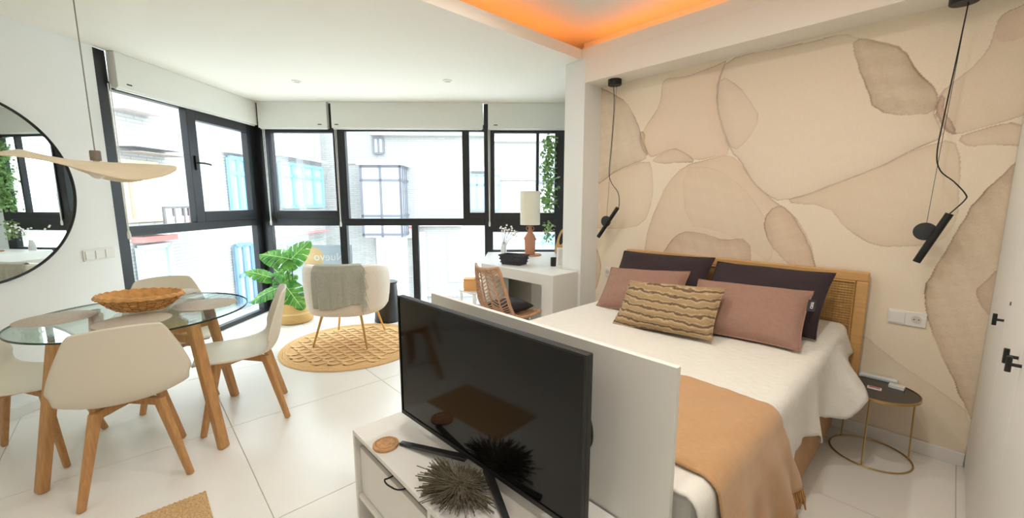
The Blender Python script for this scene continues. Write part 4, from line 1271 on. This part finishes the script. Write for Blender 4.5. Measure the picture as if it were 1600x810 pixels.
# oval-cut wooden board leaning on the window side of the pillar
wbp = Vector((-3.06, 3.56, DZ))
wd = thing('wooden_board', 'upright wooden board with oval cut-out between lamp and pillar', 'board', wbp, YAW)
bd = MB()
N_ = 28
outp = [(.055 * math.copysign(abs(math.cos(t)) ** .6, math.cos(t)) * (1.0 - .2 * (math.sin(t) + 1) / 2), .15 + .15 * math.copysign(abs(math.sin(t)) ** .7, math.sin(t))) for t in [2 * PI * i / N_ for i in range(N_)]]
inp = [(.026 * math.cos(t), .19 + .075 * math.sin(t)) for t in [2 * PI * i / N_ for i in range(N_)]]
vs_ = [(x, y_, z) for y_ in (0, .014) for x, z in outp] + [(x, y_, z) for y_ in (0, .014) for x, z in inp]
fs_ = []
for i in range(N_):
    j = (i + 1) % N_
    fs_ += [(i, j, 2 * N_ + j, 2 * N_ + i), (N_ + i, 3 * N_ + i, 3 * N_ + j, N_ + j), (i, N_ + i, N_ + j, j), (2 * N_ + i, 2 * N_ + j, 3 * N_ + j, 3 * N_ + i)]
bd.add(vs_, fs_)
bd.v = [(x * math.cos(.25) + z * math.sin(.25), y_, -x * math.sin(.25) + z * math.cos(.25) + .016) for x, y_, z in bd.v]
bd.build('board', M_oak, wd)

# hanging ivy by the pillar
def foliage(name, label, top, bottom, spread, n, m, size, cat='plant'):
    r = thing(name, label, cat, bottom)
    rn = random.Random(len(label))
    lv = MB(); top, bottom = Vector(top), Vector(bottom)
    for k in range(n):
        t = rn.random()
        c = bottom.lerp(top, t) + Vector((rn.gauss(0, spread), rn.gauss(0, spread), rn.gauss(0, .02)))
        a = Vector((rn.uniform(-1, 1), rn.uniform(-1, 1), rn.uniform(-1, .3))).normalized()
        b = a.cross(Vector((rn.uniform(-1, 1), rn.uniform(-1, 1), rn.uniform(-1, 1)))).normalized()
        s = size * rn.uniform(.7, 1.3)
        lv.add([c, c + a * s * .5 + b * s * .42, c + a * s * 1.2, c + a * s * .5 - b * s * .42], [(0, 1, 2, 3)])
    f = lv.build('foliage', m, r, world=True); f['kind'] = 'stuff'
    MB().path([bottom.lerp(top, t / 6) + Vector((rn.gauss(0, .01), rn.gauss(0, .01), 0)) for t in range(7)], .003, 5).build('vine', M_stem, r, world=True)
    return r
M_ivy = mat('ivy_leaf', (138, 178, 108), .5, var=.4, scale=25)
iv = Vector(BW(3.60, 0, -.09))
foliage('hanging_ivy', 'long green ivy trailing down the window edge beside pillar', (iv.x, iv.y, 2.19), (iv.x - .01, iv.y, 1.30), .042, 620, M_ivy, .042)
foliage('hanging_ivy', 'short pale green trailing sprig behind the table lamp', (iv.x + .02, iv.y - .01, 1.14), (iv.x - .0, iv.y - .02, .93), .028, 110, mat('ivy_pale', (150, 180, 120), .6, var=.3, scale=25), .034)

# white shelf stool with an orange box beside the desk
sst = thing('side_stool', 'small white stool between the desk and window', 'stool', (-3.72, 2.86, 0))
MB().box(-.14, .14, -.12, .12, .36, .385).build('seat', M_white, sst, bevel=.003)
for sx in (-.12, .12):
    for sy in (-.10, .10):
        MB().box(sx - .012, sx + .012, sy - .012, sy + .012, 0, .36).build('leg', M_white, sst)
ob = thing('storage_box', 'orange tan box on the small white stool', 'box', (-3.74, 2.84, .3855), YAW)
MB().box(-.09, .09, -.07, .07, 0, .12).build('carton', mat('orange_card', (232, 172, 104), .7), ob, bevel=.004)
MB().box(-.092, .092, -.072, .072, .12, .14).build('lid', mat('orange_card_lid', (222, 158, 90), .7), ob, bevel=.003)

# ------------------------------------------------------------------ TV unit, partition and TV
UX0, UX1, UY0, UY1, UZ = -1.57, -.43, .577, .956, .50
unit = thing('tv_unit', 'low white open-fronted media unit under the television', 'tv unit', ((UX0 + UX1) / 2, (UY0 + UY1) / 2, 0))
M_unit = mat('white_melamine', (236, 232, 224), .4)
T = .018
def ub(x0, x1, y0, y1, z0, z1, nm, m=M_unit): return MB().box(x0, x1, y0, y1, z0, z1).build(nm, m, unit, world=True, bevel=.0015)
ub(UX0, UX1, UY0, UY1, UZ - T, UZ, 'top_panel')
ub(UX0, UX0 + T, UY0, UY1, .0, UZ - T, 'side_panel')
ub(UX1 - T, UX1, UY0, UY1, .0, UZ - T, 'side_panel')
xm = (UX0 + UX1) / 2
ub(xm - T / 2, xm + T / 2, UY0 + .004, UY1 - .01, .06, UZ - T, 'divider')
ub(UX0 + T, UX1 - T, UY0 + .004, UY1 - .01, .06, .06 + T, 'bottom_panel')
ub(UX0 + T, UX1 - T, UY0 + .004, UY1 - .01, .205, .205 + T, 'shelf')
ub(UX0 + T, UX1 - T, UY1 - .012, UY1, .06, UZ - T, 'back_panel')
ub(UX0 + T, UX1 - T, UY0 + .03, UY0 + .045, .0, .06, 'kick_board')
for a, b in ((UX0 + T + .003, xm - T / 2 - .003), (xm + T / 2 + .003, UX1 - T - .003)):
    ub(a, b, UY0 + .018, UY0 + .034, .226, .425, 'drawer_front')
part = MB().box(-1.572, -.43, .962, .982, .0, 1.006).build('partition_panel', mat('panel_white', (233, 230, 222), .5), bevel=.0015)
tag(part, 'tall white partition panel between television and bed', 'partition')
# television
TVL, TVR = Vector((-1.476, .748, 0)), Vector((-.574, .782, 0))
tvd = (TVR - TVL).normalized(); tva = math.atan2(tvd.y, tvd.x); tvc = (TVL + TVR) / 2
tvw, tz0, tz1 = (TVR - TVL).length, .548, 1.045
tv = thing('television', 'black flat television on splayed feet in front of partition', 'television', (tvc.x, tvc.y, UZ), tva)
a0, a1 = tz0 - UZ, tz1 - UZ
MB().box(-tvw / 2, tvw / 2, .006, .030, a0, a1).build('housing', M_black, tv, bevel=.004)
MB().box(-tvw / 2 + .15, tvw / 2 - .15, .030, .062, a0 + .04, a1 - .16).build('rear_bulge', M_black, tv, bevel=.012)
M_scr = mat('screen_glass', (5, 5, 6), .07, spec=.35)
MB().box(-tvw / 2 + .007, tvw / 2 - .007, .0035, .0058, a0 + .014, a1 - .007).build('screen', M_scr, tv)
bz = MB().box(-tvw / 2, tvw / 2, 0, .006, a0, a0 + .014).box(-tvw / 2, tvw / 2, 0, .006, a1 - .007, a1).box(-tvw / 2, -tvw / 2 + .007, 0, .006, a0 + .014, a1 - .007).box(tvw / 2 - .007, tvw / 2, 0, .006, a0 + .014, a1 - .007)
bz.build('bezel', M_black, tv)
M_tvleg = mat('dark_steel', (70, 70, 72), .3, metal=.8)
def tvl(w):
    d = Vector(w) - tv.location; c, s = math.cos(-tva), math.sin(-tva)
    return Vector((d.x * c - d.y * s, d.x * s + d.y * c, d.z))
for tip, hub in (((-1.344, .672, .506), (-1.05, .765, .545)), ((-.775, .705, .506), (-.955, .775, .548))):
    MB().bar(tvl(tip), tvl(hub), .020, .010, .030, .012).build('foot', M_tvleg, tv, bevel=.002)
    tip2 = (tip[0] + (.02 if tip[0] < -1 else -.02), .90, .506)
    MB().bar(tvl(tip2), tvl((hub[0], hub[1] + .03, hub[2])), .020, .010, .030, .012).build('foot', M_tvleg, tv, bevel=.002)
MB().box(-.09, .09, .008, .04, a0 - .006, a0 + .02).build('foot_bracket', M_tvleg, tv)
# cables
def cable(label, pts, r=.004):
    # smooth by catmull-rom
    P = [Vector(p) for p in pts]; out = []
    for i in range(len(P) - 1):
        p0, p1, p2, p3 = P[max(i - 1, 0)], P[i], P[i + 1], P[min(i + 2, len(P) - 1)]
        for k in range(8):
            f = k / 8
            out.append(.5 * ((2 * p1) + (p2 - p0) * f + (2 * p0 - 5 * p1 + 4 * p2 - p3) * f * f + (3 * p1 - p0 - 3 * p2 + p3) * f ** 3))
    out.append(P[-1])
    return tag(MB().path(out, r, 6).build('cable', M_rubber, smooth=True), label, 'cable', 'black television cables')
cable('black cable looping out behind the television edge', [(-.64, .83, .90), (-.605, .835, .86), (-.594, .84, .81), (-.602, .84, .765), (-.64, .83, .73)], .004)
cable('black cable running over unit top toward the partition edge', [(-.66, .83, .56), (-.60, .84, .545), (-.54, .86, .53), (-.49, .90, .508), (-.46, .94, .505)], .0045)
cable('thin black cable loop hanging in the media unit slot', [(-1.30, .70, .43), (-1.29, .60, .428), (-1.28, .572, .436), (-1.24, .571, .435), (-1.20, .60, .43), (-1.20, .70, .43)], .0028)
# cork coaster
p = at_z(603, 697, UZ)
ck = thing('cork_coaster', 'round cork coaster on the media unit corner', 'coaster', (p.x, p.y, UZ))
MB().lathe([(0, 0), (.046, 0), (.048, .003), (.047, .010), (.044, .012), (0, .012)], 36).build('disc', mat('cork', (206, 158, 112), .9, var=.22, scale=70, bump=.5, bscale=120), ck, smooth=True)
MB().lathe([(.034, .0118), (.036, .0132), (.038, .0118)], 36).build('groove_ring', mat('cork_dark', (182, 132, 86), .9), ck, smooth=True)
# spiky dried twig decoration
sd0 = Vector((-.985, .692, UZ))
sp = thing('twig_burst', 'spiky dark dried twig ball on media unit before the screen', 'decoration', sd0)
rn = random.Random(11)
tw = MB()
for k in range(560):
    a = rn.uniform(0, 2 * PI)
    el = math.asin(rn.uniform(.0, .62))
    R0 = rn.uniform(.095, .135) * (1.0 if math.sin(a) < .35 else .62)
    d = Vector((math.cos(a) * math.cos(el) * 1.12, math.sin(a) * math.cos(el), math.sin(el) * .42))
    p0 = Vector((rn.gauss(0, .012), rn.gauss(0, .008), .012 + rn.random() * .01))
    p1 = p0 + d * R0
    p1.z = max(p1.z, .004)
    if p1.y > .045: p1.z = min(p1.z, .03)
    hit = False
    for fa_, fb_ in (((-1.344, .672, .506), (-1.05, .765, .545)), ((-.775, .705, .506), (-.955, .775, .548))):
        A_, B_ = Vector(fa_) - sd0, Vector(fb_) - sd0
        for t in (.4, .55, .7, .85, 1.0):
            q = p0.lerp(p1, t)
            w = max(0, min(1, (q - A_).dot(B_ - A_) / (B_ - A_).length_squared))
            if (q - A_.lerp(B_, w)).length < .017: hit = True
    if hit: continue
    tw.tube(p0, p1, .0009, .0015, 4)
t_ = tw.build('twigs', mat('dark_twig', (104, 96, 76), .9, var=.35, scale=40), sp); t_['kind'] = 'stuff'
MB().lathe([(0, 0), (.03, 0), (.034, .008), (.02, .022), (0, .026)], 20).build('core', mat('core_twig', (60, 52, 40), .9), sp, smooth=True)

# ------------------------------------------------------------------ bed
BX0, BX1, BY0, BY1 = -1.80, -.385, 1.03, 3.06
bed = thing('bed', 'double bed with oak and cane headboard and tan base', 'bed', ((BX0 + BX1) / 2, 2.05, 0))
M_bbase = mat('tan_upholstery', (186, 146, 108), .9, var=.06, scale=40, bump=.15, bscale=200)
MB().box(BX0, BX1, BY0, BY1, .03, .34).build('base', M_bbase, bed, world=True, bevel=.015)
MB().box(BX0 + .01, BX1 - .01, BY0 + .01, BY1 - .01, .34, .628).build('mattress', mat('mattress_white', (236, 234, 228), .9), bed, world=True, bevel=.05, seg=4)
for sx in (BX0 + .06, BX1 - .06):
    for sy in (BY0 + .08, BY1 - .08):
        MB().tube((sx, sy, 0), (sx, sy, .03), .025, .025, 12).build('foot', M_black, bed, world=True)
HXa, HXb, HYa, HYb, HZ0, HZ1 = -1.885, -.298, 3.085, 3.125, .30, 1.005
def hbx(x0, x1, y0, y1, z0, z1, nm, m=M_oak): return MB().box(x0, x1, y0, y1, z0, z1).build(nm, m, bed, world=True, bevel=.006)
hbx(HXa, HXb, HYa, HYb, HZ1 - .055, HZ1, 'headboard_rail')
hbx(HXa, HXb, HYa, HYb, HZ0, HZ0 + .06, 'headboard_rail')
hbx(HXa, HXa + .055, HYa, HYb, HZ0 + .06, HZ1 - .055, 'headboard_post')
hbx(HXb - .055, HXb, HYa, HYb, HZ0 + .06, HZ1 - .055, 'headboard_post')
for x in (HXa + .15, HXb - .15):
    hbx(x - .03, x + .03, HYa + .01, HYb - .01, 0, HZ0, 'headboard_leg')
cx0, cx1, cz0, cz1 = HXa + .055, HXb - .055, HZ0 + .06, HZ1 - .055
MB().path([(cx0 + .006, HYa + .004, cz0), (cx0 + .006, HYa + .004, cz1 - .006), (cx1 - .006, HYa + .004, cz1 - .006), (cx1 - .006, HYa + .004, cz0)], .006, 6).build('cane_beading', M_oak, bed, world=True, smooth=True)
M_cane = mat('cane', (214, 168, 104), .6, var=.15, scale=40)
MB().box(cx0, cx1, HYa + .022, HYa + .03, cz0, cz1).build('cane_shade_panel', mat('cane_shadow', (190, 146, 94), .8, var=.2, scale=50), bed, world=True)  # added panel, coloured as the shade behind the open cane
cw = MB()
pitch = .0155
nxs = int((cx1 - cx0) / pitch); nzs = int((cz1 - cz0) / pitch)
for i in range(nxs):
    x = cx0 + (i + .5) * pitch
    for dx in (-.0028, .0028):
        cw.box(x + dx - .0019, x + dx + .0019, HYa + .012, HYa + .016, cz0, cz1)
for k in range(nzs):
    z = cz0 + (k + .5) * pitch
    for dz in (-.0028, .0028):
        cw.box(cx0, cx1, HYa + .008, HYa + .012, z + dz - .0019, z + dz + .0019)
c_ = cw.build('cane_weave', M_cane, bed, world=True); c_['kind'] = 'stuff'

# bedspread
HEM = [(1.0, .30), (1.5, .28), (1.72, .24), (1.86, .215), (1.93, .235), (1.99, .36), (2.10, .35), (2.24, .33), (2.31, .262), (2.38, .275), (2.46, .335), (2.55, .31), (2.62, .30), (2.70, .40), (2.78, .46), (2.9, .49), (3.06, .52)]
def interp(tbl, x):
    for (a, va), (b, vb) in zip(tbl, tbl[1:]):
        if x <= b: 
            f = max(0, (x - a) / (b - a)); f = f * f * (3 - 2 * f)
            return va + (vb - va) * f
    return tbl[-1][1]
TOPZ = .648
XR = -.372
def spread_profile(y, q, extra=0.0, hem=None, flare=True):
    """q 0..1 from the left hem over the top to the right hem -> (x,y,z)"""
    rad = .045 + extra
    hz = hem
    xl, xr = BX0 - .03 - extra, XR + extra
    Ltop = (xr - rad) - (xl + rad)
    La = rad * PI / 2
    Lr = TOPZ + extra - rad - hz
    Ll = .35
    tot = Ll + La + Ltop + La + Lr
    t = q * tot
    zt = TOPZ + extra
    if t < Ll: return (xl - .01 - extra, y, zt - rad - (Ll - t)), 0
    t -= Ll
    if t < La:
        a = t / rad; return (xl + rad - rad * math.cos(a), y, zt - rad + rad * math.sin(a)), 0
    t -= La
    if t < Ltop:
        x = xl + rad + t
        return (x, y, zt + .004 * vnoise(x * 3, y * 3)), 0
    t -= Ltop
    if t < La:
        a = t / rad; return (xr - rad + rad * math.sin(a), y, zt - rad + rad * math.cos(a)), 0
    t -= La
    f = t / max(Lr, 1e-4)
    return (xr, y, zt - rad - t), max(f, 1e-6)
def spread_side(y, f):
    fl = math.exp(-((y - 2.74) / .13) ** 2) * .135
    calm = min(1, max(.15, (y - 1.9) / .15))
    return f * (fl + .018 + .022 * calm * math.sin(y * 17 + .6)) + f * f * .012 * math.sin(y * 31)
def spread_fn(u, v):
    y = 1.0 + v * (3.07 - 1.0)
    (x, y, z), f = spread_profile(y, u, 0, interp(HEM, y))
    if f > 0:
        x += spread_side(y, f)
        y += f * .02 * math.sin(y * 9)
    # soft rise toward the pillows
    z += .035 * max(0, (y - 2.55) / .5) * (1 - f) if y > 2.55 else 0
    return (x, y, z)
M_spread = mat('white_matelasse', (232, 228, 218), .9, bump=.55, bscale=34, var=.015, scale=20)
spd = thing('bedspread', 'white textured bedspread hanging over the bed side', 'bedspread', ((BX0 + BX1) / 2, 2.0, .65))
MB().grid(spread_fn, 120, 130).build('cover', M_spread, spd, world=True, smooth=True, solid=.006, soffs=1)

# tan throw across the foot
def throw_fn(u, v):
    y0 = 1.10 + v * (1.685 - 1.10)
    (x, y, z), f = spread_profile(y0, u, .016, .255 + .03 * math.sin(y0 * 9))
    if f > 0:
        y += f * (.20 * v + .03)
        dep = (TOPZ - .045) - z                      # hang clear of the spread underneath
        fs = min(1.0, max(0.0, dep / (TOPZ - .045 - interp(HEM, y))))
        sx_ = XR + spread_side(y, fs)
        x = sx_ + .016 + .010 * min(1, f * 4) + f * (.018 + .014 * math.sin(y0 * 21 + 1) + .008 * math.sin(y0 * 43))
    z += .003 * vnoise(x * 9, y0 * 9)
    return (x, y, z)
M_tan = mat('camel_throw', (196, 150, 102), .95, var=.08, scale=60, stretch=(1, 6, 1), bump=.3, bscale=200, sheen=.3)
tth = thing('throw_blanket', 'camel tan fringed throw across the foot of bed', 'blanket', ((BX0 + BX1) / 2, 1.4, .66))
MB().grid(throw_fn, 130, 60).build('cloth', M_tan, tth, world=True, smooth=True, solid=.006, soffs=1)
fg = MB()
rn = random.Random(3)
for k in range(62):
    v = (k + .5) / 62
    p0 = Vector(throw_fn(1.0, v)); L = rn.uniform(.055, .085)
    p1 = p0 + Vector((.006 + rn.uniform(-.006, .012), rn.uniform(-.012, .012), -L * .5)); p2 = p1 + Vector((rn.uniform(-.008, .008), rn.uniform(-.014, .014), -L * .5))
    fg.path([p0, p1, p2], [.004, .0045, .003], 5)
f_ = fg.build('fringe', mat('camel_fringe', (176, 128, 80), .95), tth, world=True); f_['kind'] = 'stuff'

# pillows
def pillow(label, b, t, w, h, th, m, seed, yawz=0.0, name='pillow', group='pillows on the bed', pinch=.05):
    """b, t: midpoints of the lower and upper edge"""
    b, t = Vector(b), Vector(t)
    r = thing(name, label, 'pillow', b, 0, group)
    up = (t - b).normalized()
    sx = Vector((math.cos(yawz), math.sin(yawz), 0)); sx = (sx - up * sx.dot(up)).normalized()
    ny = up.cross(sx)
    mb = pillow_mesh(w, h, th, seed, pinch)
    mb.v = [tuple(sx * x + ny * y + up * (z + h / 2)) for x, y, z in mb.v]
    mb.build('cover', m, r, smooth=True, weld=True)
    seam = MB()
    pts = []
    n = 24
    def edge(a, bb): 
        ew = 1 - pinch * (1 - abs(bb) ** 2.5); eh = 1 - pinch * (1 - abs(a) ** 2.5)
        return sx * (a * w / 2 * ew) + up * (bb * h / 2 * eh + h / 2)
    for i in range(n): pts.append(edge(-1 + 2 * i / n, -1))
    for i in range(n): pts.append(edge(1, -1 + 2 * i / n))
    for i in range(n): pts.append(edge(1 - 2 * i / n, 1))
    for i in range(n): pts.append(edge(-1, 1 - 2 * i / n))
    seam.path(pts, .0045, 5, closed=True).build('piping', m, r, smooth=True)
    return r, sx, up, ny
M_plum = mat('plum_linen', (58, 46, 50), .95, var=.1, scale=50, bump=.2, bscale=180)
M_mauve = mat('mauve_linen', (160, 124, 108), .95, var=.06, scale=50, bump=.2, bscale=180)
M_strip = wave_mat('striped_knit', (112, 88, 62), (196, 174, 138), 8, 'Z', .95, 3.0, .8, dscale=2.5)
_cr = [n for n in M_strip.node_tree.nodes if n.type == 'VALTORGB'][0].color_ramp
_cr.elements[0].position = .05; _cr.elements[1].position = .38
_e = _cr.elements.new(.75); _e.color = srgb(170, 142, 104)
ZB = .668
pillow('dark plum pillow against headboard on the window side', (-1.46, 2.72, ZB + .016), (-1.475, 2.965, .985), .71, .42, .15, M_plum, 1, .03)
pillow('dark plum pillow against headboard on the nightstand side', (-.77, 2.64, ZB + .010), (-.765, 2.96, .985), .66, .46, .15, M_plum, 2, -.03)
pillow('mauve pillow in front of the window-side plum pillow', (-1.42, 2.45, ZB), (-1.46, 2.68, .905), .58, .36, .13, M_mauve, 3, .06)
r4, sx4, up4, ny4 = pillow('mauve pillow with small black tag on nightstand side', (-.755, 2.37, ZB), (-.775, 2.64, .915), .60, .38, .14, M_mauve, 4, .03)
pillow('brown and beige striped knitted pillow in front of all', (-1.10, 2.175, ZB), (-1.13, 2.40, .90), .585, .335, .13, M_strip, 6, .02)
# sewn tag
tgm = MB()
c0 = sx4 * .289 + up4 * .245 + ny4 * -.004
for a, b in ((0, 0),):
    q = [c0 + sx4 * x + up4 * z + ny4 * y for z in (0, .075) for x, y in ((-.002, -.001), (.034, -.001), (.034, .001), (-.002, .001))]
    tgm.hexa(q)
tgm.build('tag', M_black, r4)['label'] = 'black woven tag with white lettering'
Mx = frame_mx(Vector(r4.location) + c0 + sx4 * .016 + up4 * .038 + ny4 * -.0022, up4, -sx4)
text_mesh('casa', .026, 'tag_lettering', mat('tag_white', (240, 240, 240), .7), r4, Mx, .0003)

# ------------------------------------------------------------------ nightstand
NS = Vector((-.19, 2.935, 0)); NR = .176; NZ = .385
ns = thing('nightstand', 'round black-topped nightstand on thin brass ring base', 'side table', NS)
MB().lathe([(0, NZ - .012), (NR - .004, NZ - .012), (NR - .004, NZ), (0, NZ)], 56).build('top', mat('smoked_top', (34, 32, 34), .25), ns, smooth=True)
MB().lathe([(NR - .004, NZ - .010), (NR, NZ - .010), (NR, NZ + .003), (NR - .004, NZ + .003), (NR - .004, NZ - .010)], 56).build('rim', M_brass, ns, smooth=True)
MB().path([(.178 * math.cos(2 * PI * i / 56), .178 * math.sin(2 * PI * i / 56), .005) for i in range(56)], .0042, 8, closed=True).build('base_ring', M_brass, ns, smooth=True)
for a in (.45, .45 + PI / 2 * 1.33, .45 + PI * 1.33):
    ca, sa = math.cos(a), math.sin(a)
    MB().tube((.172 * ca, .172 * sa, .006), (.165 * ca, .165 * sa, NZ - .012), .0036, .0036, 8).build('leg', M_brass, ns, smooth=True)
def card(name, label, cat, px, py, w, d, h, rz, m, lidm=None):
    p = at_z(px, py, NZ)
    r = thing(name, label, cat, (p.x, p.y, NZ), rz)
    MB().box(-w / 2, w / 2, -d / 2, d / 2, 0, h).build('body', m, r, bevel=.0015)
    if lidm: MB().box(-w / 2 + .006, w / 2 - .006, -d / 2 + .006, d / 2 - .006, h, h + .0008).build('print', lidm, r)
    return r
card('leaflet', 'long pale blue folded leaflet at the back of nightstand', 'leaflet', 1372, 592, .17, .05, .012, .02, mat('pale_blue_paper', (206, 218, 222), .6), mat('leaflet_print', (226, 232, 234), .6))
card('small_box', 'small white box in the middle of nightstand top', 'box', 1401, 607, .065, .040, .018, -.1, mat('paper_white', (238, 236, 232), .6), mat('box_print', (214, 206, 204), .6))
card('sachet', 'small white and red sachet near bedspread on nightstand', 'sachet', 1366, 608, .06, .032, .008, .05, mat('paper_white', (238, 236, 232), .6), mat('red_print', (188, 92, 84), .6))

# ------------------------------------------------------------------ sockets
def socket(label, x0, x1, z0, z1, n, sockets):
    r = thing('power_socket', label, 'socket', ((x0 + x1) / 2, MURY, z0))
    MB().box(x0, x1, MURY - .010, MURY - .0005, z0, z1).build('plate', M_white, r, world=True, bevel=.002)
    w = (x1 - x0) / n
    for k in range(n):
        xc = x0 + w * (k + .5); zc = (z0 + z1) / 2
        if k in sockets:
            fc = MB(); fc.add([(xc + .021 * math.cos(t), MURY - .0125 + d, zc + .021 * math.sin(t)) for d in (0, .003) for t in [2 * PI * i / 24 for i in range(24)]], [tuple(range(24))] + [(i, (i + 1) % 24, 24 + (i + 1) % 24, 24 + i) for i in range(24)])
            fo_ = fc.build('outlet', mat('outlet_grey', (214, 210, 200), .5), r, world=True)
            for sx in (-.0095, .0095):
                h_ = MB(); h_.add([(xc + sx + .003 * math.cos(t), MURY - .0128, zc + .003 * math.sin(t)) for t in [2 * PI * i / 10 for i in range(10)]], [tuple(range(10))])
                ho = h_.build('pin_hole', M_black, r, world=True)
        else:
            MB().box(xc - w / 2 + .006, xc + w / 2 - .006, MURY - .014, MURY - .010, z0 + .008, z1 - .008).build('rocker', M_white, r, world=True, bevel=.002)
socket('white double plate with socket above the nightstand', -.203, -.046, .722, .802, 2, (1,))
socket('white socket plate on the window side of headboard', -2.145, -1.99, .735, .812, 2, (0,))

# ------------------------------------------------------------------ bedside pendants
def bedside(label, cxp, tube0, tube1, disc, cordpts, discr=.046):
    Y = 3.03
    r = thing('reading_pendant', label, 'lamp', (cxp, Y, 1.1), group='black bedside pendants')
    MB().lathe([(0, 0), (.055, 0), (.055, -.040), (.050, -.045), (0, -.045)], 32, (cxp, Y, 2.3995)).build('canopy', M_black, r, world=True, smooth=True)
    P = [Vector((x, Y, z)) for x, z in cordpts]; out = []
    for i in range(len(P) - 1):
        p0, p1, p2, p3 = P[max(i - 1, 0)], P[i], P[i + 1], P[min(i + 2, len(P) - 1)]
        for k in range(10):
            f = k / 10
            out.append(.5 * ((2 * p1) + (p2 - p0) * f + (2 * p0 - 5 * p1 + 4 * p2 - p3) * f * f + (3 * p1 - p0 - 3 * p2 + p3) * f ** 3))
    out.append(P[-1])
    MB().path(out, .003, 6).build('cord', M_rubber, r, world=True, smooth=True)
    MB().path([(cxp + .012, Y + .01, 2.356), (disc[0], Y + .012, disc[1])], .0014, 5).build('suspension_wire', M_greyf, r, world=True)
    a, b = Vector((tube0[0], Y - .02, tube0[1])), Vector((tube1[0], Y - .02, tube1[1]))
    MB().tube(a, b, .0165, .0165, 16).build('lamp_tube', M_black, r, world=True, smooth=True)
    dv = MB(); dv.add([(disc[0] + discr * math.cos(t), Y + d, disc[1] + discr * math.sin(t)) for d in (.0, .014) for t in [2 * PI * i / 40 for i in range(40)]], [tuple(range(40)), tuple(range(40, 80))] + [(i, (i + 1) % 40, 40 + (i + 1) % 40, 40 + i) for i in range(40)])
    dv.build('counterweight_disc', mat('charcoal_disc', (52, 54, 58), .5), r, world=True, smooth=True)
bedside('black tube pendant on the window side of the bed', -2.018, (-2.121, 1.10), (-1.936, 1.356), (-2.066, 1.238),
        [(-2.03, 2.356), (-2.018, 2.2), (-2.03, 1.9), (-2.045, 1.66), (-2.02, 1.57), (-1.955, 1.49), (-1.935, 1.42), (-1.938, 1.352)])
bedside('black tube pendant on the wardrobe side above nightstand', -.075, (-.113, 1.098), (-.019, 1.353), (-.098, 1.258),
        [(-.062, 2.356), (-.072, 2.15), (-.088, 1.85), (-.095, 1.66), (-.075, 1.57), (-.02, 1.51), (.024, 1.45), (.025, 1.42), (-.019, 1.352)])

# ------------------------------------------------------------------ wardrobe
WX = .172
war = thing('wardrobe', 'white built-in wardrobe with black knobs along right edge', 'wardrobe', (WX + .3, 2.0, 0))
M_wd = mat('wardrobe_white', (240, 240, 234), .45)
MB().box(WX + .02, WX + .6, .80, 3.15, 0, CZ - .005).build('carcass', M_wd, war, world=True)
seams = [3.15, 2.40, 1.84, 1.28, .80]
for a, b in zip(seams, seams[1:]):
    d_ = MB().box(WX, WX + .019, b + .002, a - .002, .03, CZ - .02).build('door', M_wd, war, world=True, bevel=.002)
    ky = b + .045 if a in (3.15, 2.40, 1.28) else a - .045
    kb = MB().tube((WX, ky, .957), (WX - .024, ky, .957), .005, .005, 10).tube((WX - .024, ky, .935), (WX - .024, ky, .98), .0065, .0065, 12)
    kb.v = [(x - war.location.x, y - war.location.y, z - war.location.z) for x, y, z in kb.v]
    kn = kb.build('knob', M_black, None, smooth=True); kn.parent = d_
p = at_plane(1580, 475, (WX, 0, 0), (1, 0, 0))
kb = MB().tube((WX - .003, p.y, p.z), (WX, p.y, p.z), .007, .007, 12); kb.build('lock', M_greyf, war, world=True)
